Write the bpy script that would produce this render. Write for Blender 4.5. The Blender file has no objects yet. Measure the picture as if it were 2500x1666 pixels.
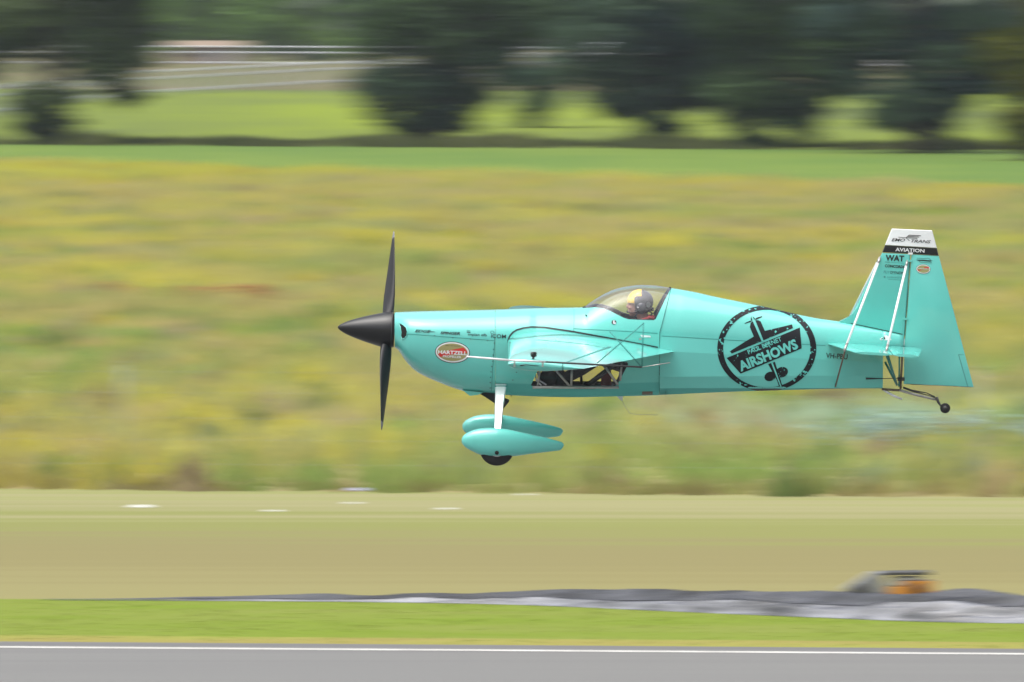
import bpy, bmesh, math, random
import numpy as np
from mathutils import Vector, Matrix
from mathutils.bvhtree import BVHTree

scene = bpy.context.scene
COL = scene.collection
R = math.radians

# ------------------------------------------------------------------ camera, sky, sun, exposure
CAM_H = 11.0                      # the photographer stands on a mound beside the runway
KS = CAM_H / 8.0                 # everything on the ground is laid out at this scale
FPX = 24660.0                    # focal length in photograph pixels (2500 wide)
HORIZON = -106.0
ALPHA = math.atan((833.0 - HORIZON) / FPX)
cam_data = bpy.data.cameras.new('camera')
cam = bpy.data.objects.new('camera', cam_data)
COL.objects.link(cam)
cam.location = (0, 0, CAM_H)
cam.rotation_euler = (math.pi / 2 - ALPHA, 0, 0)
cam_data.sensor_width = 36.0
cam_data.lens = 36.0 * FPX / 2500.0
cam_data.clip_start = 0.5
cam_data.clip_end = 9000
cam_data.dof.use_dof = True                 # long lens, wide open
cam_data.dof.focus_distance = 99.1
cam_data.dof.aperture_fstop = 16.0
cam_data.dof.aperture_ratio = 0.037         # strongly oval bokeh
scene.camera = cam

world = bpy.data.worlds.new('World')
scene.world = world
world.use_nodes = True
wn, wl = world.node_tree.nodes, world.node_tree.links
wn.clear()
SUN_EL, SUN_AZ = R(72), R(235)
sky = wn.new('ShaderNodeTexSky')
sky.sky_type = 'NISHITA'
sky.sun_disc = False
sky.sun_elevation = SUN_EL
sky.sun_rotation = SUN_AZ
sky.air_density = 1.0
sky.dust_density = 6.5
sky.ozone_density = 1.0
hsv = wn.new('ShaderNodeHueSaturation')      # thin cloud: the sky is nearly white
hsv.inputs['Saturation'].default_value = 0.30
bg = wn.new('ShaderNodeBackground')
bg.inputs['Strength'].default_value = 0.15
wo = wn.new('ShaderNodeOutputWorld')
wl.new(sky.outputs[0], hsv.inputs['Color'])
wl.new(hsv.outputs[0], bg.inputs['Color'])
wl.new(bg.outputs[0], wo.inputs['Surface'])

sun_d = bpy.data.lights.new('sun', 'SUN')
sun_d.energy = 1.45
sun_d.angle = R(75)
sun_d.color = (1.0, 0.965, 0.90)
sun = bpy.data.objects.new('sun', sun_d)
COL.objects.link(sun)
sd = Vector((math.sin(SUN_AZ) * math.cos(SUN_EL), math.cos(SUN_AZ) * math.cos(SUN_EL), math.sin(SUN_EL)))
sun.rotation_euler = sd.to_track_quat('Z', 'Y').to_euler()
sun.location = (0, 0, 60)

scene.view_settings.view_transform = 'Standard'
scene.view_settings.look = 'None'
scene.view_settings.gamma = 1.0
scene.view_settings.exposure = 0.64
scene.render.engine = 'CYCLES'
scene.cycles.use_denoising = True
scene.cycles.max_bounces = 8
scene.cycles.transparent_max_bounces = 12
scene.render.resolution_x, scene.render.resolution_y = 1024, 682

# ------------------------------------------------------------------ places
CA, SA = math.cos(ALPHA), math.sin(ALPHA)
def ray(sx, sy):
    u, v = (sx - 1250.0) / FPX, (833.0 - sy) / FPX
    return Vector((u, CA + v * SA, -SA + v * CA))
def G(sx, sy, z=0.0):            # ground point under a line of sight
    d = ray(sx, sy)
    k = (z - CAM_H) / d.z
    return Vector((d.x * k, d.y * k, z))
def T(sx, sy, depth):            # point at a given distance
    d = ray(sx, sy)
    k = depth / d.y
    return Vector((d.x * k, depth, CAM_H + d.z * k))

# ------------------------------------------------------------------ materials
def lin(c):
    return tuple(((v / 255.0) / 12.92 if v / 255.0 <= 0.04045 else ((v / 255.0 + 0.055) / 1.055) ** 2.4) for v in c)
MATS = {}
def mat(name, color, rough=0.6, metal=0.0, coat=0.0, spec=0.5, noise=None, bump=None, coat_rough=0.05):
    """noise = (scale, second colour, amount[, stretch xyz]); bump = (scale, strength)"""
    m = bpy.data.materials.new(name)
    m.use_nodes = True
    nt = m.node_tree
    b = nt.nodes['Principled BSDF']
    b.inputs['Base Color'].default_value = (*color, 1)
    b.inputs['Roughness'].default_value = rough
    b.inputs['Metallic'].default_value = metal
    b.inputs['Coat Weight'].default_value = coat
    b.inputs['Coat Roughness'].default_value = coat_rough
    b.inputs['Specular IOR Level'].default_value = spec
    if noise or bump:
        tc = nt.nodes.new('ShaderNodeTexCoord')
    if noise:
        mp = nt.nodes.new('ShaderNodeMapping')
        if len(noise) > 3:
            mp.inputs['Scale'].default_value = noise[3]
        n = nt.nodes.new('ShaderNodeTexNoise')
        n.inputs['Scale'].default_value = noise[0]
        n.inputs['Detail'].default_value = 6
        n.inputs['Roughness'].default_value = 0.62
        rp = nt.nodes.new('ShaderNodeMapRange')
        rp.inputs[1].default_value = 0.36
        rp.inputs[2].default_value = 0.64
        rp.inputs[4].default_value = noise[2]
        mx = nt.nodes.new('ShaderNodeMix')
        mx.data_type = 'RGBA'
        mx.inputs[6].default_value = (*color, 1)
        mx.inputs[7].default_value = (*noise[1], 1)
        nt.links.new(tc.outputs['Object'], mp.inputs[0])
        nt.links.new(mp.outputs[0], n.inputs['Vector'])
        nt.links.new(n.outputs[0], rp.inputs[0])
        nt.links.new(rp.outputs[0], mx.inputs[0])
        nt.links.new(mx.outputs[2], b.inputs['Base Color'])
    if bump:
        n2 = nt.nodes.new('ShaderNodeTexNoise')
        n2.inputs['Scale'].default_value = bump[0]
        n2.inputs['Detail'].default_value = 4
        bp = nt.nodes.new('ShaderNodeBump')
        bp.inputs['Strength'].default_value = bump[1]
        bp.inputs['Distance'].default_value = 0.02
        nt.links.new(tc.outputs['Object'], n2.inputs['Vector'])
        nt.links.new(n2.outputs[0], bp.inputs['Height'])
        nt.links.new(bp.outputs[0], b.inputs['Normal'])
    MATS[name] = m
    return m

def leaf_mat(name, rough=0.6, trans=0.25):
    """colour comes from the 'tint' attribute of each leaf or blade"""
    m = bpy.data.materials.new(name)
    m.use_nodes = True
    nt = m.node_tree
    b = nt.nodes['Principled BSDF']
    at = nt.nodes.new('ShaderNodeAttribute')
    at.attribute_name = 'tint'
    nt.links.new(at.outputs['Color'], b.inputs['Base Color'])
    b.inputs['Roughness'].default_value = rough
    b.inputs['Specular IOR Level'].default_value = 0.08
    tr = nt.nodes.new('ShaderNodeBsdfTranslucent')
    nt.links.new(at.outputs['Color'], tr.inputs['Color'])
    ms = nt.nodes.new('ShaderNodeMixShader')
    ms.inputs[0].default_value = trans
    nt.links.new(b.outputs[0], ms.inputs[1])
    nt.links.new(tr.outputs[0], ms.inputs[2])
    nt.links.new(ms.outputs[0], nt.nodes['Material Output'].inputs[0])
    MATS[name] = m
    return m

TEAL = (0.120, 0.56, 0.500)
mat('teal', TEAL, 0.42, coat=1.0, coat_rough=0.07, noise=(2.5, (0.135, 0.585, 0.525), 0.6), bump=(4.0, 0.015))
mat('teal_shaded', (0.12, 0.47, 0.43), 0.85, spec=0.1)
mat('teal_line', (0.03, 0.23, 0.21), 0.5)
mat('black', (0.012, 0.013, 0.016), 0.35, coat=0.25)
mat('spinner_black', (0.007, 0.008, 0.010), 0.34, coat=0.1, coat_rough=0.2)
mat('blade', (0.012, 0.012, 0.015), 0.42)
mat('blade_tip', (0.20, 0.20, 0.21), 0.5)
mat('white', (0.78, 0.79, 0.80), 0.35, coat=0.4)
mat('aluminium', (0.80, 0.81, 0.83), 0.30, metal=0.75)
mat('steel', (0.48, 0.47, 0.45), 0.40, metal=0.7, noise=(30, (0.3, 0.29, 0.27), 0.6))
mat('dark_steel', (0.06, 0.06, 0.06), 0.5, metal=0.3)
mat('brown_tube', (0.14, 0.11, 0.08), 0.6)
mat('rubber', (0.012, 0.012, 0.013), 0.75)
mat('interior', (0.022, 0.024, 0.027), 0.7)
mat('hole_shade', (0.006, 0.006, 0.006), 0.9)  # near-black colour standing in for the shade inside openings
mat('red_cloth', (0.30, 0.04, 0.035), 0.8)
mat('suit', (0.03, 0.032, 0.038), 0.85, noise=(14, (0.05, 0.05, 0.055), 0.7))
mat('skin', (0.56, 0.30, 0.22), 0.5)
mat('helmet', (0.035, 0.035, 0.040), 0.3, coat=0.4)
mat('yellow', (0.95, 0.56, 0.0), 0.35, coat=0.3)
mat('gold', (0.34, 0.31, 0.13), 0.5)
mat('red', (0.62, 0.035, 0.03), 0.5)
mat('grey_print', (0.06, 0.24, 0.23), 0.5)

def worn_black():
    m = mat('worn_black', (0.010, 0.012, 0.016), 0.5, spec=0.3)
    nt = m.node_tree
    b = nt.nodes['Principled BSDF']
    tc = nt.nodes.new('ShaderNodeTexCoord')
    n = nt.nodes.new('ShaderNodeTexNoise'); n.inputs['Scale'].default_value = 33; n.inputs['Detail'].default_value = 3
    n2 = nt.nodes.new('ShaderNodeTexNoise'); n2.inputs['Scale'].default_value = 4.2; n2.inputs['Detail'].default_value = 2
    ad = nt.nodes.new('ShaderNodeMath'); ad.operation = 'MULTIPLY_ADD'; ad.inputs[1].default_value = 0.62
    gt = nt.nodes.new('ShaderNodeMapRange')
    gt.inputs[1].default_value = 0.975; gt.inputs[2].default_value = 1.0
    mx = nt.nodes.new('ShaderNodeMix'); mx.data_type = 'RGBA'
    mx.inputs[6].default_value = (0.010, 0.012, 0.016, 1)
    mx.inputs[7].default_value = (*TEAL, 1)
    nt.links.new(tc.outputs['Object'], n.inputs['Vector'])
    nt.links.new(tc.outputs['Object'], n2.inputs['Vector'])
    nt.links.new(n2.outputs[0], ad.inputs[0])
    nt.links.new(n.outputs[0], ad.inputs[2])
    nt.links.new(ad.outputs[0], gt.inputs[0])
    nt.links.new(gt.outputs[0], mx.inputs[0])
    nt.links.new(mx.outputs[2], b.inputs['Base Color'])
worn_black()

def glass_mat():
    m = bpy.data.materials.new('canopy_glass')
    m.use_nodes = True
    nt = m.node_tree
    nt.nodes.clear()
    out = nt.nodes.new('ShaderNodeOutputMaterial')
    tr = nt.nodes.new('ShaderNodeBsdfTransparent'); tr.inputs[0].default_value = (0.90, 0.91, 0.96, 1)
    gl = nt.nodes.new('ShaderNodeBsdfGlossy'); gl.inputs['Roughness'].default_value = 0.06
    gl.inputs['Color'].default_value = (0.95, 0.96, 1.0, 1)
    df = nt.nodes.new('ShaderNodeBsdfDiffuse'); df.inputs[0].default_value = (0.6, 0.62, 0.66, 1)
    lw = nt.nodes.new('ShaderNodeLayerWeight'); lw.inputs[0].default_value = 0.5
    pw = nt.nodes.new('ShaderNodeMath'); pw.operation = 'POWER'; pw.inputs[1].default_value = 2.7
    fr = nt.nodes.new('ShaderNodeMath'); fr.operation = 'MULTIPLY_ADD'; fr.inputs[1].default_value = 0.85; fr.inputs[2].default_value = 0.025
    nt.links.new(lw.outputs['Facing'], pw.inputs[0]); nt.links.new(pw.outputs[0], fr.inputs[0])
    m1 = nt.nodes.new('ShaderNodeMixShader'); m1.inputs[0].default_value = 0.03
    m2 = nt.nodes.new('ShaderNodeMixShader')
    nt.links.new(tr.outputs[0], m1.inputs[1]); nt.links.new(df.outputs[0], m1.inputs[2])
    nt.links.new(fr.outputs[0], m2.inputs[0]); nt.links.new(m1.outputs[0], m2.inputs[1]); nt.links.new(gl.outputs[0], m2.inputs[2])
    nt.links.new(m2.outputs[0], out.inputs[0])
    MATS['canopy_glass'] = m
glass_mat()

# ------------------------------------------------------------------ helpers
def link(name, me, parent=None, material=None):
    o = bpy.data.objects.new(name, me)
    COL.objects.link(o)
    if parent is not None:
        o.parent = parent
    if material:
        me.materials.append(MATS[material])
    return o
def pyd(name, verts, faces, material, parent=None, smooth=True):
    me = bpy.data.meshes.new(name)
    me.from_pydata([tuple(v) for v in verts], [], faces)
    me.validate()
    bm = bmesh.new(); bm.from_mesh(me)
    bmesh.ops.recalc_face_normals(bm, faces=bm.faces)
    bm.to_mesh(me); bm.free()
    if smooth:
        me.polygons.foreach_set('use_smooth', [True] * len(me.polygons))
    return link(name, me, parent, material)
def frombm(name, bm, material, parent=None, smooth=True, recalc=True):
    if recalc:
        bmesh.ops.recalc_face_normals(bm, faces=bm.faces)
    me = bpy.data.meshes.new(name)
    bm.to_mesh(me); bm.free()
    if smooth:
        me.polygons.foreach_set('use_smooth', [True] * len(me.polygons))
    return link(name, me, parent, material)
def tag(o, label=None, category=None, group=None, kind=None):
    if label: o['label'] = label
    if category: o['category'] = category
    if group: o['group'] = group
    if kind: o['kind'] = kind
    return o
def empty(name, loc=(0, 0, 0)):
    o = bpy.data.objects.new(name, None)
    o.empty_display_size = 0.2
    COL.objects.link(o)
    o.location = loc
    return o
def add_tube(bm, pts, radii, n=8, cap=True, flat=None):
    """tapered tube through points; flat=(axis vector, factor) squashes it"""
    pts = [Vector(p) for p in pts]
    if not isinstance(radii, (list, tuple)):
        radii = [radii] * len(pts)
    rings = []
    up = None
    for i, p in enumerate(pts):
        d = (pts[min(i + 1, len(pts) - 1)] - pts[max(i - 1, 0)]).normalized()
        if up is None:
            up = d.orthogonal().normalized()
            if flat:
                up = (Vector(flat[0]) - d * d.dot(Vector(flat[0]))).normalized()
        up = (up - d * up.dot(d)).normalized()
        s = d.cross(up)
        k = flat[1] if flat else 1.0
        rings.append([bm.verts.new(p + up * (math.cos(2 * math.pi * j / n) * radii[i] * k) + s * (math.sin(2 * math.pi * j / n) * radii[i])) for j in range(n)])
    for a, b in zip(rings, rings[1:]):
        for j in range(n):
            bm.faces.new((a[j], a[(j + 1) % n], b[(j + 1) % n], b[j]))
    if cap:
        bm.faces.new(rings[0][::-1]); bm.faces.new(rings[-1])
def tube(name, pts, radii, material, parent=None, n=8, flat=None):
    bm = bmesh.new()
    add_tube(bm, pts, radii, n, True, flat)
    return frombm(name, bm, material, parent)
def add_box(bm, c, s, rz=0.0):
    M = Matrix.Translation(Vector(c)) @ Matrix.Rotation(rz, 4, 'Z') @ Matrix.Diagonal((s[0], s[1], s[2], 1))
    return bmesh.ops.create_cube(bm, size=1.0, matrix=M)['verts']
def lerp_table(tab):
    xs = np.array([t[0] for t in tab], float)
    ys = np.array([t[1] for t in tab], float)
    # monotone-ish cubic (Catmull-Rom with limited slopes)
    h = np.diff(xs); dl = np.diff(ys) / h
    m = np.zeros(len(xs)); m[0] = dl[0]; m[-1] = dl[-1]
    for i in range(1, len(xs) - 1):
        if dl[i - 1] * dl[i] > 0:
            w1, w2 = 2 * h[i] + h[i - 1], h[i] + 2 * h[i - 1]
            m[i] = (w1 + w2) / (w1 / dl[i - 1] + w2 / dl[i])
    def f(x):
        i = int(np.clip(np.searchsorted(xs, x) - 1, 0, len(xs) - 2))
        if x <= xs[0]: return float(ys[0])
        if x >= xs[-1]: return float(ys[-1])
        t = (x - xs[i]) / h[i]
        return float((2*t**3 - 3*t**2 + 1)*ys[i] + (t**3 - 2*t**2 + t)*h[i]*m[i] + (-2*t**3 + 3*t**2)*ys[i+1] + (t**3 - t**2)*h[i]*m[i+1])
    return f

# ------------------------------------------------------------------ ground and runway (structure)
def strip(name, near, far, z, material, wide=600.0):
    """ground sheet between two lines, each given by two ground points and carried on to both sides"""
    def ext(a, b):
        a, b = Vector((a[0], a[1], 0)), Vector((b[0], b[1], 0))
        d = (b - a).normalized()
        m = (a + b) / 2
        return m - d * wide, m + d * wide
    n0, n1 = ext(*near); f0, f1 = ext(*far)
    vs = []
    N, M = 60, 3
    for i in range(N + 1):
        for j in range(M + 1):
            p = n0.lerp(n1, i / N).lerp(f0.lerp(f1, i / N), j / M)
            vs.append((p.x, p.y, z))
    fs = [(i * (M + 1) + j, (i + 1) * (M + 1) + j, (i + 1) * (M + 1) + j + 1, i * (M + 1) + j + 1) for i in range(N) for j in range(M)]
    o = pyd(name, vs, fs, material)
    return tag(o, kind='structure')
def two(yl, yr): return (G(0, yl), G(2500, yr))

mat('field_soil', (0.25, 0.23, 0.10), 0.9, spec=0.08, noise=(0.25, (0.28, 0.23, 0.12), 1.0, (0.6, 0.25, 1)))
mat('paddock_green', (0.165, 0.215, 0.024), 0.9, spec=0.04, noise=(0.05, (0.10, 0.13, 0.04), 1.0, (0.6, 0.16, 1)))
mat('crop_green', (0.092, 0.158, 0.034), 0.9, spec=0.08, noise=(0.12, (0.135, 0.192, 0.036), 0.8, (0.5, 0.25, 1)))
mat('dry_paddock', (0.13, 0.112, 0.062), 0.95, spec=0.08, noise=(0.10, (0.105, 0.115, 0.045), 1.0, (0.5, 0.3, 1)))
mat('woodland_floor', (0.045, 0.06, 0.03), 0.95, spec=0.08, noise=(0.1, (0.06, 0.08, 0.035), 0.8))
mat('mown_grass', (0.32, 0.27, 0.105), 0.95, spec=0.08, noise=(0.45, (0.23, 0.235, 0.06), 0.9, (0.25, 0.9, 1)))
mat('verge_green', (0.135, 0.195, 0.018), 0.9, spec=0.08, noise=(0.5, (0.165, 0.195, 0.04), 0.9, (0.3, 1.0, 1)))
mat('verge_edge', (0.23, 0.20, 0.06), 0.95, spec=0.08, noise=(0.8, (0.22, 0.245, 0.05), 0.8, (0.3, 1.0, 1)))
mat('asphalt', (0.145, 0.147, 0.142), 0.85, noise=(0.9, (0.128, 0.127, 0.127), 0.9, (0.03, 1.6, 1)), bump=(60, 0.25))
mat('asphalt_edge', (0.118, 0.118, 0.120), 0.85, noise=(0.8, (0.105, 0.105, 0.105), 0.8, (0.2, 1, 1)))
mat('line_paint', (0.54, 0.535, 0.51), 0.6, noise=(2.0, (0.36, 0.35, 0.33), 0.8))

gv = [(-4000, -150, 0), (4000, -150, 0), (4000, 7000, 0), (-4000, 7000, 0)]
tag(pyd('ground', gv, [(0, 1, 2, 3)], 'field_soil'), kind='structure')
A_line = two(1580, 1597)
strip('runway', (G(0, 6000), G(2500, 6000)), two(1577, 1594), 0.012, 'asphalt')
strip('runway_shoulder', two(1577, 1594), two(1568, 1586), 0.010, 'asphalt_edge')
strip('runway_edge_line', two(1584, 1601), two(1580.4, 1597.4), 0.016, 'line_paint')
strip('grass_verge', two(1556, 1576), two(1464, 1472), 0.008, 'verge_green')
strip('verge_border', two(1570, 1588), two(1552, 1570), 0.009, 'verge_edge')
def strip_ramp():
    """the grass gets browner and greener in broad bands that run along the runway"""
    m = MATS['mown_grass']; nt = m.node_tree; b = nt.nodes['Principled BSDF']
    for l in list(b.inputs['Base Color'].links): nt.links.remove(l)
    tc = nt.nodes.new('ShaderNodeTexCoord'); sp = nt.nodes.new('ShaderNodeSeparateXYZ')
    nz = nt.nodes.new('ShaderNodeTexNoise'); nz.inputs['Scale'].default_value = 0.35; nz.inputs['Detail'].default_value = 5
    mp = nt.nodes.new('ShaderNodeMapping'); mp.inputs['Scale'].default_value = (0.08, 2.2, 1)
    sl = nt.nodes.new('ShaderNodeMath'); sl.operation = 'MULTIPLY_ADD'; sl.inputs[1].default_value = 0.13
    nm = nt.nodes.new('ShaderNodeMath'); nm.operation = 'MULTIPLY_ADD'; nm.inputs[1].default_value = 22.0
    mr = nt.nodes.new('ShaderNodeMapRange')
    mr.inputs[1].default_value = G(1250, 1470).y + 11; mr.inputs[2].default_value = G(1250, 1205).y + 11
    cr = nt.nodes.new('ShaderNodeValToRGB'); cr.color_ramp.interpolation = 'B_SPLINE'
    stops = [(0.0, (0.21, 0.196, 0.085)), (0.14, (0.205, 0.188, 0.085)), (0.22, (0.194, 0.174, 0.076)), (0.45, (0.181, 0.163, 0.074)), (0.56, (0.189, 0.184, 0.076)), (0.66, (0.173, 0.193, 0.054)), (0.78, (0.214, 0.21, 0.096)), (0.92, (0.25, 0.236, 0.125)), (1.0, (0.202, 0.219, 0.076))]
    e = cr.color_ramp.elements
    while len(e) < len(stops): e.new(0.5)
    for q, (p_, c_) in zip(e, stops): q.position = p_; q.color = (*c_, 1)
    L = nt.links.new
    L(tc.outputs['Object'], sp.inputs[0]); L(tc.outputs['Object'], mp.inputs[0]); L(mp.outputs[0], nz.inputs['Vector'])
    L(sp.outputs['X'], sl.inputs[0]); L(sp.outputs['Y'], sl.inputs[2])
    L(nz.outputs[0], nm.inputs[0]); L(sl.outputs[0], nm.inputs[2]); L(nm.outputs[0], mr.inputs[0]); L(mr.outputs[0], cr.inputs[0]); L(cr.outputs[0], b.inputs['Base Color'])
strip_ramp()
strip('mown_grass_strip', two(1466, 1474), two(1194, 1216), 0.007, 'mown_grass')
strip('crop_field', two(400, 462), two(352, 368), 0.010, 'crop_green', 700)
strip('green_paddock', two(354, 370), two(216, 226), 0.008, 'paddock_green', 900)
strip('dry_paddock', two(218, 228), two(112, 118), 0.012, 'dry_paddock', 1200)
strip('woodland_floor', two(114, 120), two(-60, -60), 0.016, 'woodland_floor', 3000)

# ------------------------------------------------------------------ grass (stuff)
rng = np.random.default_rng(7)
def vnoise(x, y, seed, scale):
    r = np.random.default_rng(seed)
    tab = r.random((256, 256))
    u, v = x / scale + 1000.0, y / scale + 1000.0
    i, j = np.floor(u).astype(int), np.floor(v).astype(int)
    fu, fv = u - i, v - j
    fu, fv = fu * fu * (3 - 2 * fu), fv * fv * (3 - 2 * fv)
    a = tab[i % 256, j % 256]; b = tab[(i + 1) % 256, j % 256]
    c = tab[i % 256, (j + 1) % 256]; d = tab[(i + 1) % 256, (j + 1) % 256]
    return (a * (1 - fu) + b * fu) * (1 - fv) + (c * (1 - fu) + d * fu) * fv

def np_mesh(name, verts, ntri, tints, material):
    """verts (n*3,3) triangles; tints (n,3) one colour per triangle"""
    me = bpy.data.meshes.new(name)
    nv = len(verts)
    me.vertices.add(nv)
    me.vertices.foreach_set('co', verts.astype(np.float32).ravel())
    me.loops.add(nv)
    me.loops.foreach_set('vertex_index', np.arange(nv, dtype=np.int32))
    me.polygons.add(nv // 3)
    me.polygons.foreach_set('loop_start', np.arange(0, nv, 3, dtype=np.int32))
    at = me.color_attributes.new('tint', 'FLOAT_COLOR', 'POINT')
    c = np.ones((nv, 4), np.float32)
    c[:, :3] = np.repeat(tints, 3, axis=0)
    at.data.foreach_set('color', c.ravel())
    me.update()
    me.materials.append(MATS[material])
    return me

leaf_mat('blades', 0.8, 0.35)
leaf_mat('leaves', 0.65, 0.20)

def grass(name, n, area, height, width, blades, colour_fn, spread=0.16, var=0.36):
    """area(n) -> x, y; colour_fn(x, y, r) -> (n,3) colour and height factor"""
    x, y = area(n)
    n = len(x)
    height, width, spread = height * KS, width * KS, spread * KS
    col, hf = colour_fn(x / KS, y / KS)
    V, C = [], []
    for b in range(blades):
        a = rng.random(n) * 2 * np.pi
        r = rng.random(n) * spread
        bx, by = x + np.cos(a) * r, y + np.sin(a) * r
        h = height * hf * (0.55 + 0.75 * rng.random(n))
        w = width * (0.6 + 0.8 * rng.random(n))
        la = rng.random(n) * 2 * np.pi
        lean = h * (0.15 + 0.45 * rng.random(n))
        pa = rng.random(n) * np.pi
        z0 = np.zeros(n)
        p0 = np.stack([bx - np.cos(pa) * w, by - np.sin(pa) * w, z0], 1)
        p1 = np.stack([bx + np.cos(pa) * w, by + np.sin(pa) * w, z0], 1)
        p2 = np.stack([bx + np.cos(la) * lean, by + np.sin(la) * lean, h], 1)
        V.append(np.stack([p0, p1, p2], 1))
        C.append(col * (1 - var / 2 + var * rng.random((n, 1))))
    V = np.concatenate(V).reshape(-1, 3); C = np.concatenate(C)
    o = bpy.data.objects.new(name, np_mesh(name, V, None, C, 'blades'))
    COL.objects.link(o)
    return o

def wedge(y0f, y1f, margin):
    """uniform points between two slanted lines inside the view and a margin each side"""
    def f(n):
        ymin, ymax = y0f(0) - 6, y1f(0) + 60
        y = np.sqrt(rng.random(n) * (ymax**2 - ymin**2) + ymin**2)
        hw = y * 1250 / FPX + margin * KS
        x = (rng.random(n) * 2 - 1) * hw
        ok = (y > y0f(x)) & (y < y1f(x))
        return x[ok], y[ok]
    return f
def line_fn(a, b):
    s = (b.y - a.y) / (b.x - a.x)
    return lambda x: a.y + (x - a.x) * s
edge_near = line_fn(*two(1196, 1218))
edge_far = line_fn(*two(416, 480))

STRAW = np.array((0.36, 0.295, 0.145)); YEL = np.array((0.44, 0.385, 0.06)); OLV = np.array((0.235, 0.26, 0.095))
GRN = np.array((0.165, 0.26, 0.08)); TAN = np.array((0.345, 0.285, 0.165)); BRN = np.array((0.17, 0.11, 0.065)); BLU = np.array((0.23, 0.34, 0.33))
def field_col(x, y):
    far = np.clip((y - 152) / 240, 0, 1)
    x0, x = x, x * 0.45
    a = vnoise(x, y * 0.5, 1, 1.2); b = vnoise(x, y * 0.5, 2, 2.0); c = vnoise(x, y * 0.5, 3, 0.9); e = vnoise(x, y * 0.3, 4, 5.0)
    col = OLV + (STRAW - OLV) * np.clip((a - 0.25) * 1.9, 0, 1)[:, None]
    g = np.clip((b + (0.5 - far) * 0.30 - 0.55) * 4, 0, 1)[:, None]
    col = col * (1 - g) + GRN * g
    t = np.clip((e + far * 0.25 - 0.55) * 3, 0, 0.6)[:, None]
    col = col * (1 - t) + TAN * t
    yy = np.clip((c + 0.35 * np.abs(far - 0.45) * 0 + vnoise(x, y * 0.4, 9, 5.0) * 0.6 - 0.82) * 4.5, 0, 1) * (rng.random(len(x)) < 0.72)
    col = col * (1 - yy[:, None]) + YEL * yy[:, None]
    x = x0
    near = np.clip(1 - (y - edge_near(x * KS) / KS) / 5.0, 0, 1) * np.clip(vnoise(x, y * 0.2, 11, 2.2) * 2.2 - 0.55, 0, 1)
    col = col * (1 - 0.5 * near[:, None]) + BRN * 0.6 * near[:, None]
    # blue-green weeds in one corner
    ft = np.clip((far - 0.72) * 3.5, 0, 0.55)[:, None] * np.clip(vnoise(x * 0.3, y * 0.3, 71, 2.0) * 2 - 0.3, 0, 1)[:, None]
    col = col * (1 - ft) + np.array((0.36, 0.36, 0.04)) * ft
    bl = np.exp(-(((x - 5.6) / 4.6) ** 2 + ((y - 171.0) / 6.0) ** 2)) * np.clip(vnoise(x * 0.5, y * 0.4, 12, 1.0) * 2.0 - 0.2, 0, 1)
    col = col * (1 - bl[:, None]) + (BLU * 1.15) * bl[:, None]
    hf = 0.65 + 0.9 * vnoise(x, y * 0.6, 5, 1.8)
    return (col * 0.8 + np.array((0.30, 0.275, 0.115)) * 0.2) * np.array((1.50, 1.60, 1.36)), hf
tag(grass('meadow_grass', 135000, wedge(edge_near, edge_far, 36), 0.42, 0.045, 6, field_col, 0.22), 'tall rough meadow grass with yellow flowers between the mown strip and the crop', 'grass', kind='stuff')
def weed_col(x, y):
    pal = np.array([(0.25, 0.29, 0.115), (0.20, 0.27, 0.09), (0.50, 0.41, 0.22), (0.56, 0.49, 0.05), (0.32, 0.26, 0.15), (0.25, 0.39, 0.10), (0.46, 0.38, 0.24), (0.28, 0.34, 0.20)])
    far = np.clip((y - 152) / 240, 0, 1)
    k = rng.integers(0, len(pal), len(x))
    k = np.where((far > 0.75) & (rng.random(len(x)) < 0.5), 3, k)
    return pal[k], 0.5 + 0.8 * rng.random(len(x))
tag(grass('meadow_weeds', 7800, wedge(edge_near, edge_far, 36), 0.46, 0.07, 26, weed_col, 0.42), 'scattered taller weeds and seed heads standing in the rough meadow', 'weeds', kind='stuff')
def edge_col(x, y):
    a = vnoise(x, y * 0.2, 61, 1.6)[:, None]
    return np.array((0.30, 0.235, 0.125)) * (1 - a) + np.array((0.33, 0.31, 0.12)) * a, 0.7 + 0.6 * rng.random(len(x))
tag(grass('meadow_edge_grass', 22000, wedge(edge_near, lambda x: edge_near(x) + 2.4, 36), 0.19, 0.04, 7, edge_col, 0.2), 'brownish rank grass at the front edge of the rough meadow', 'grass', kind='stuff')
def verge_col(x, y):
    a = vnoise(x, y, 21, 0.9)
    col = np.array((0.145, 0.21, 0.018)) + (np.array((0.175, 0.205, 0.04)) - np.array((0.145, 0.21, 0.018))) * a[:, None]
    return col, 0.6 + 0.8 * a
tag(grass('verge_grass', 26000, wedge(line_fn(*two(1566, 1584)), line_fn(*two(1466, 1474)), 6), 0.022, 0.012, 4, verge_col, 0.06, 0.14), 'bright green short grass beside the runway shoulder', 'grass', kind='stuff')
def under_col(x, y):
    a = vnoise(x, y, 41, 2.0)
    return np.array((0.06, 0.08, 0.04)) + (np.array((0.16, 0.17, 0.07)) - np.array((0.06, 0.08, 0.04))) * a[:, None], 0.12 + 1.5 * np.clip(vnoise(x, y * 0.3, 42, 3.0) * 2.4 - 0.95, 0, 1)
tag(grass('undergrowth', 9000, wedge(line_fn(*two(355, 371)), line_fn(*two(343, 360)), 12), 0.34, 0.08, 6, under_col, 0.4), 'dark tangled undergrowth along the foot of the tree row', 'undergrowth', kind='stuff')

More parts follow.
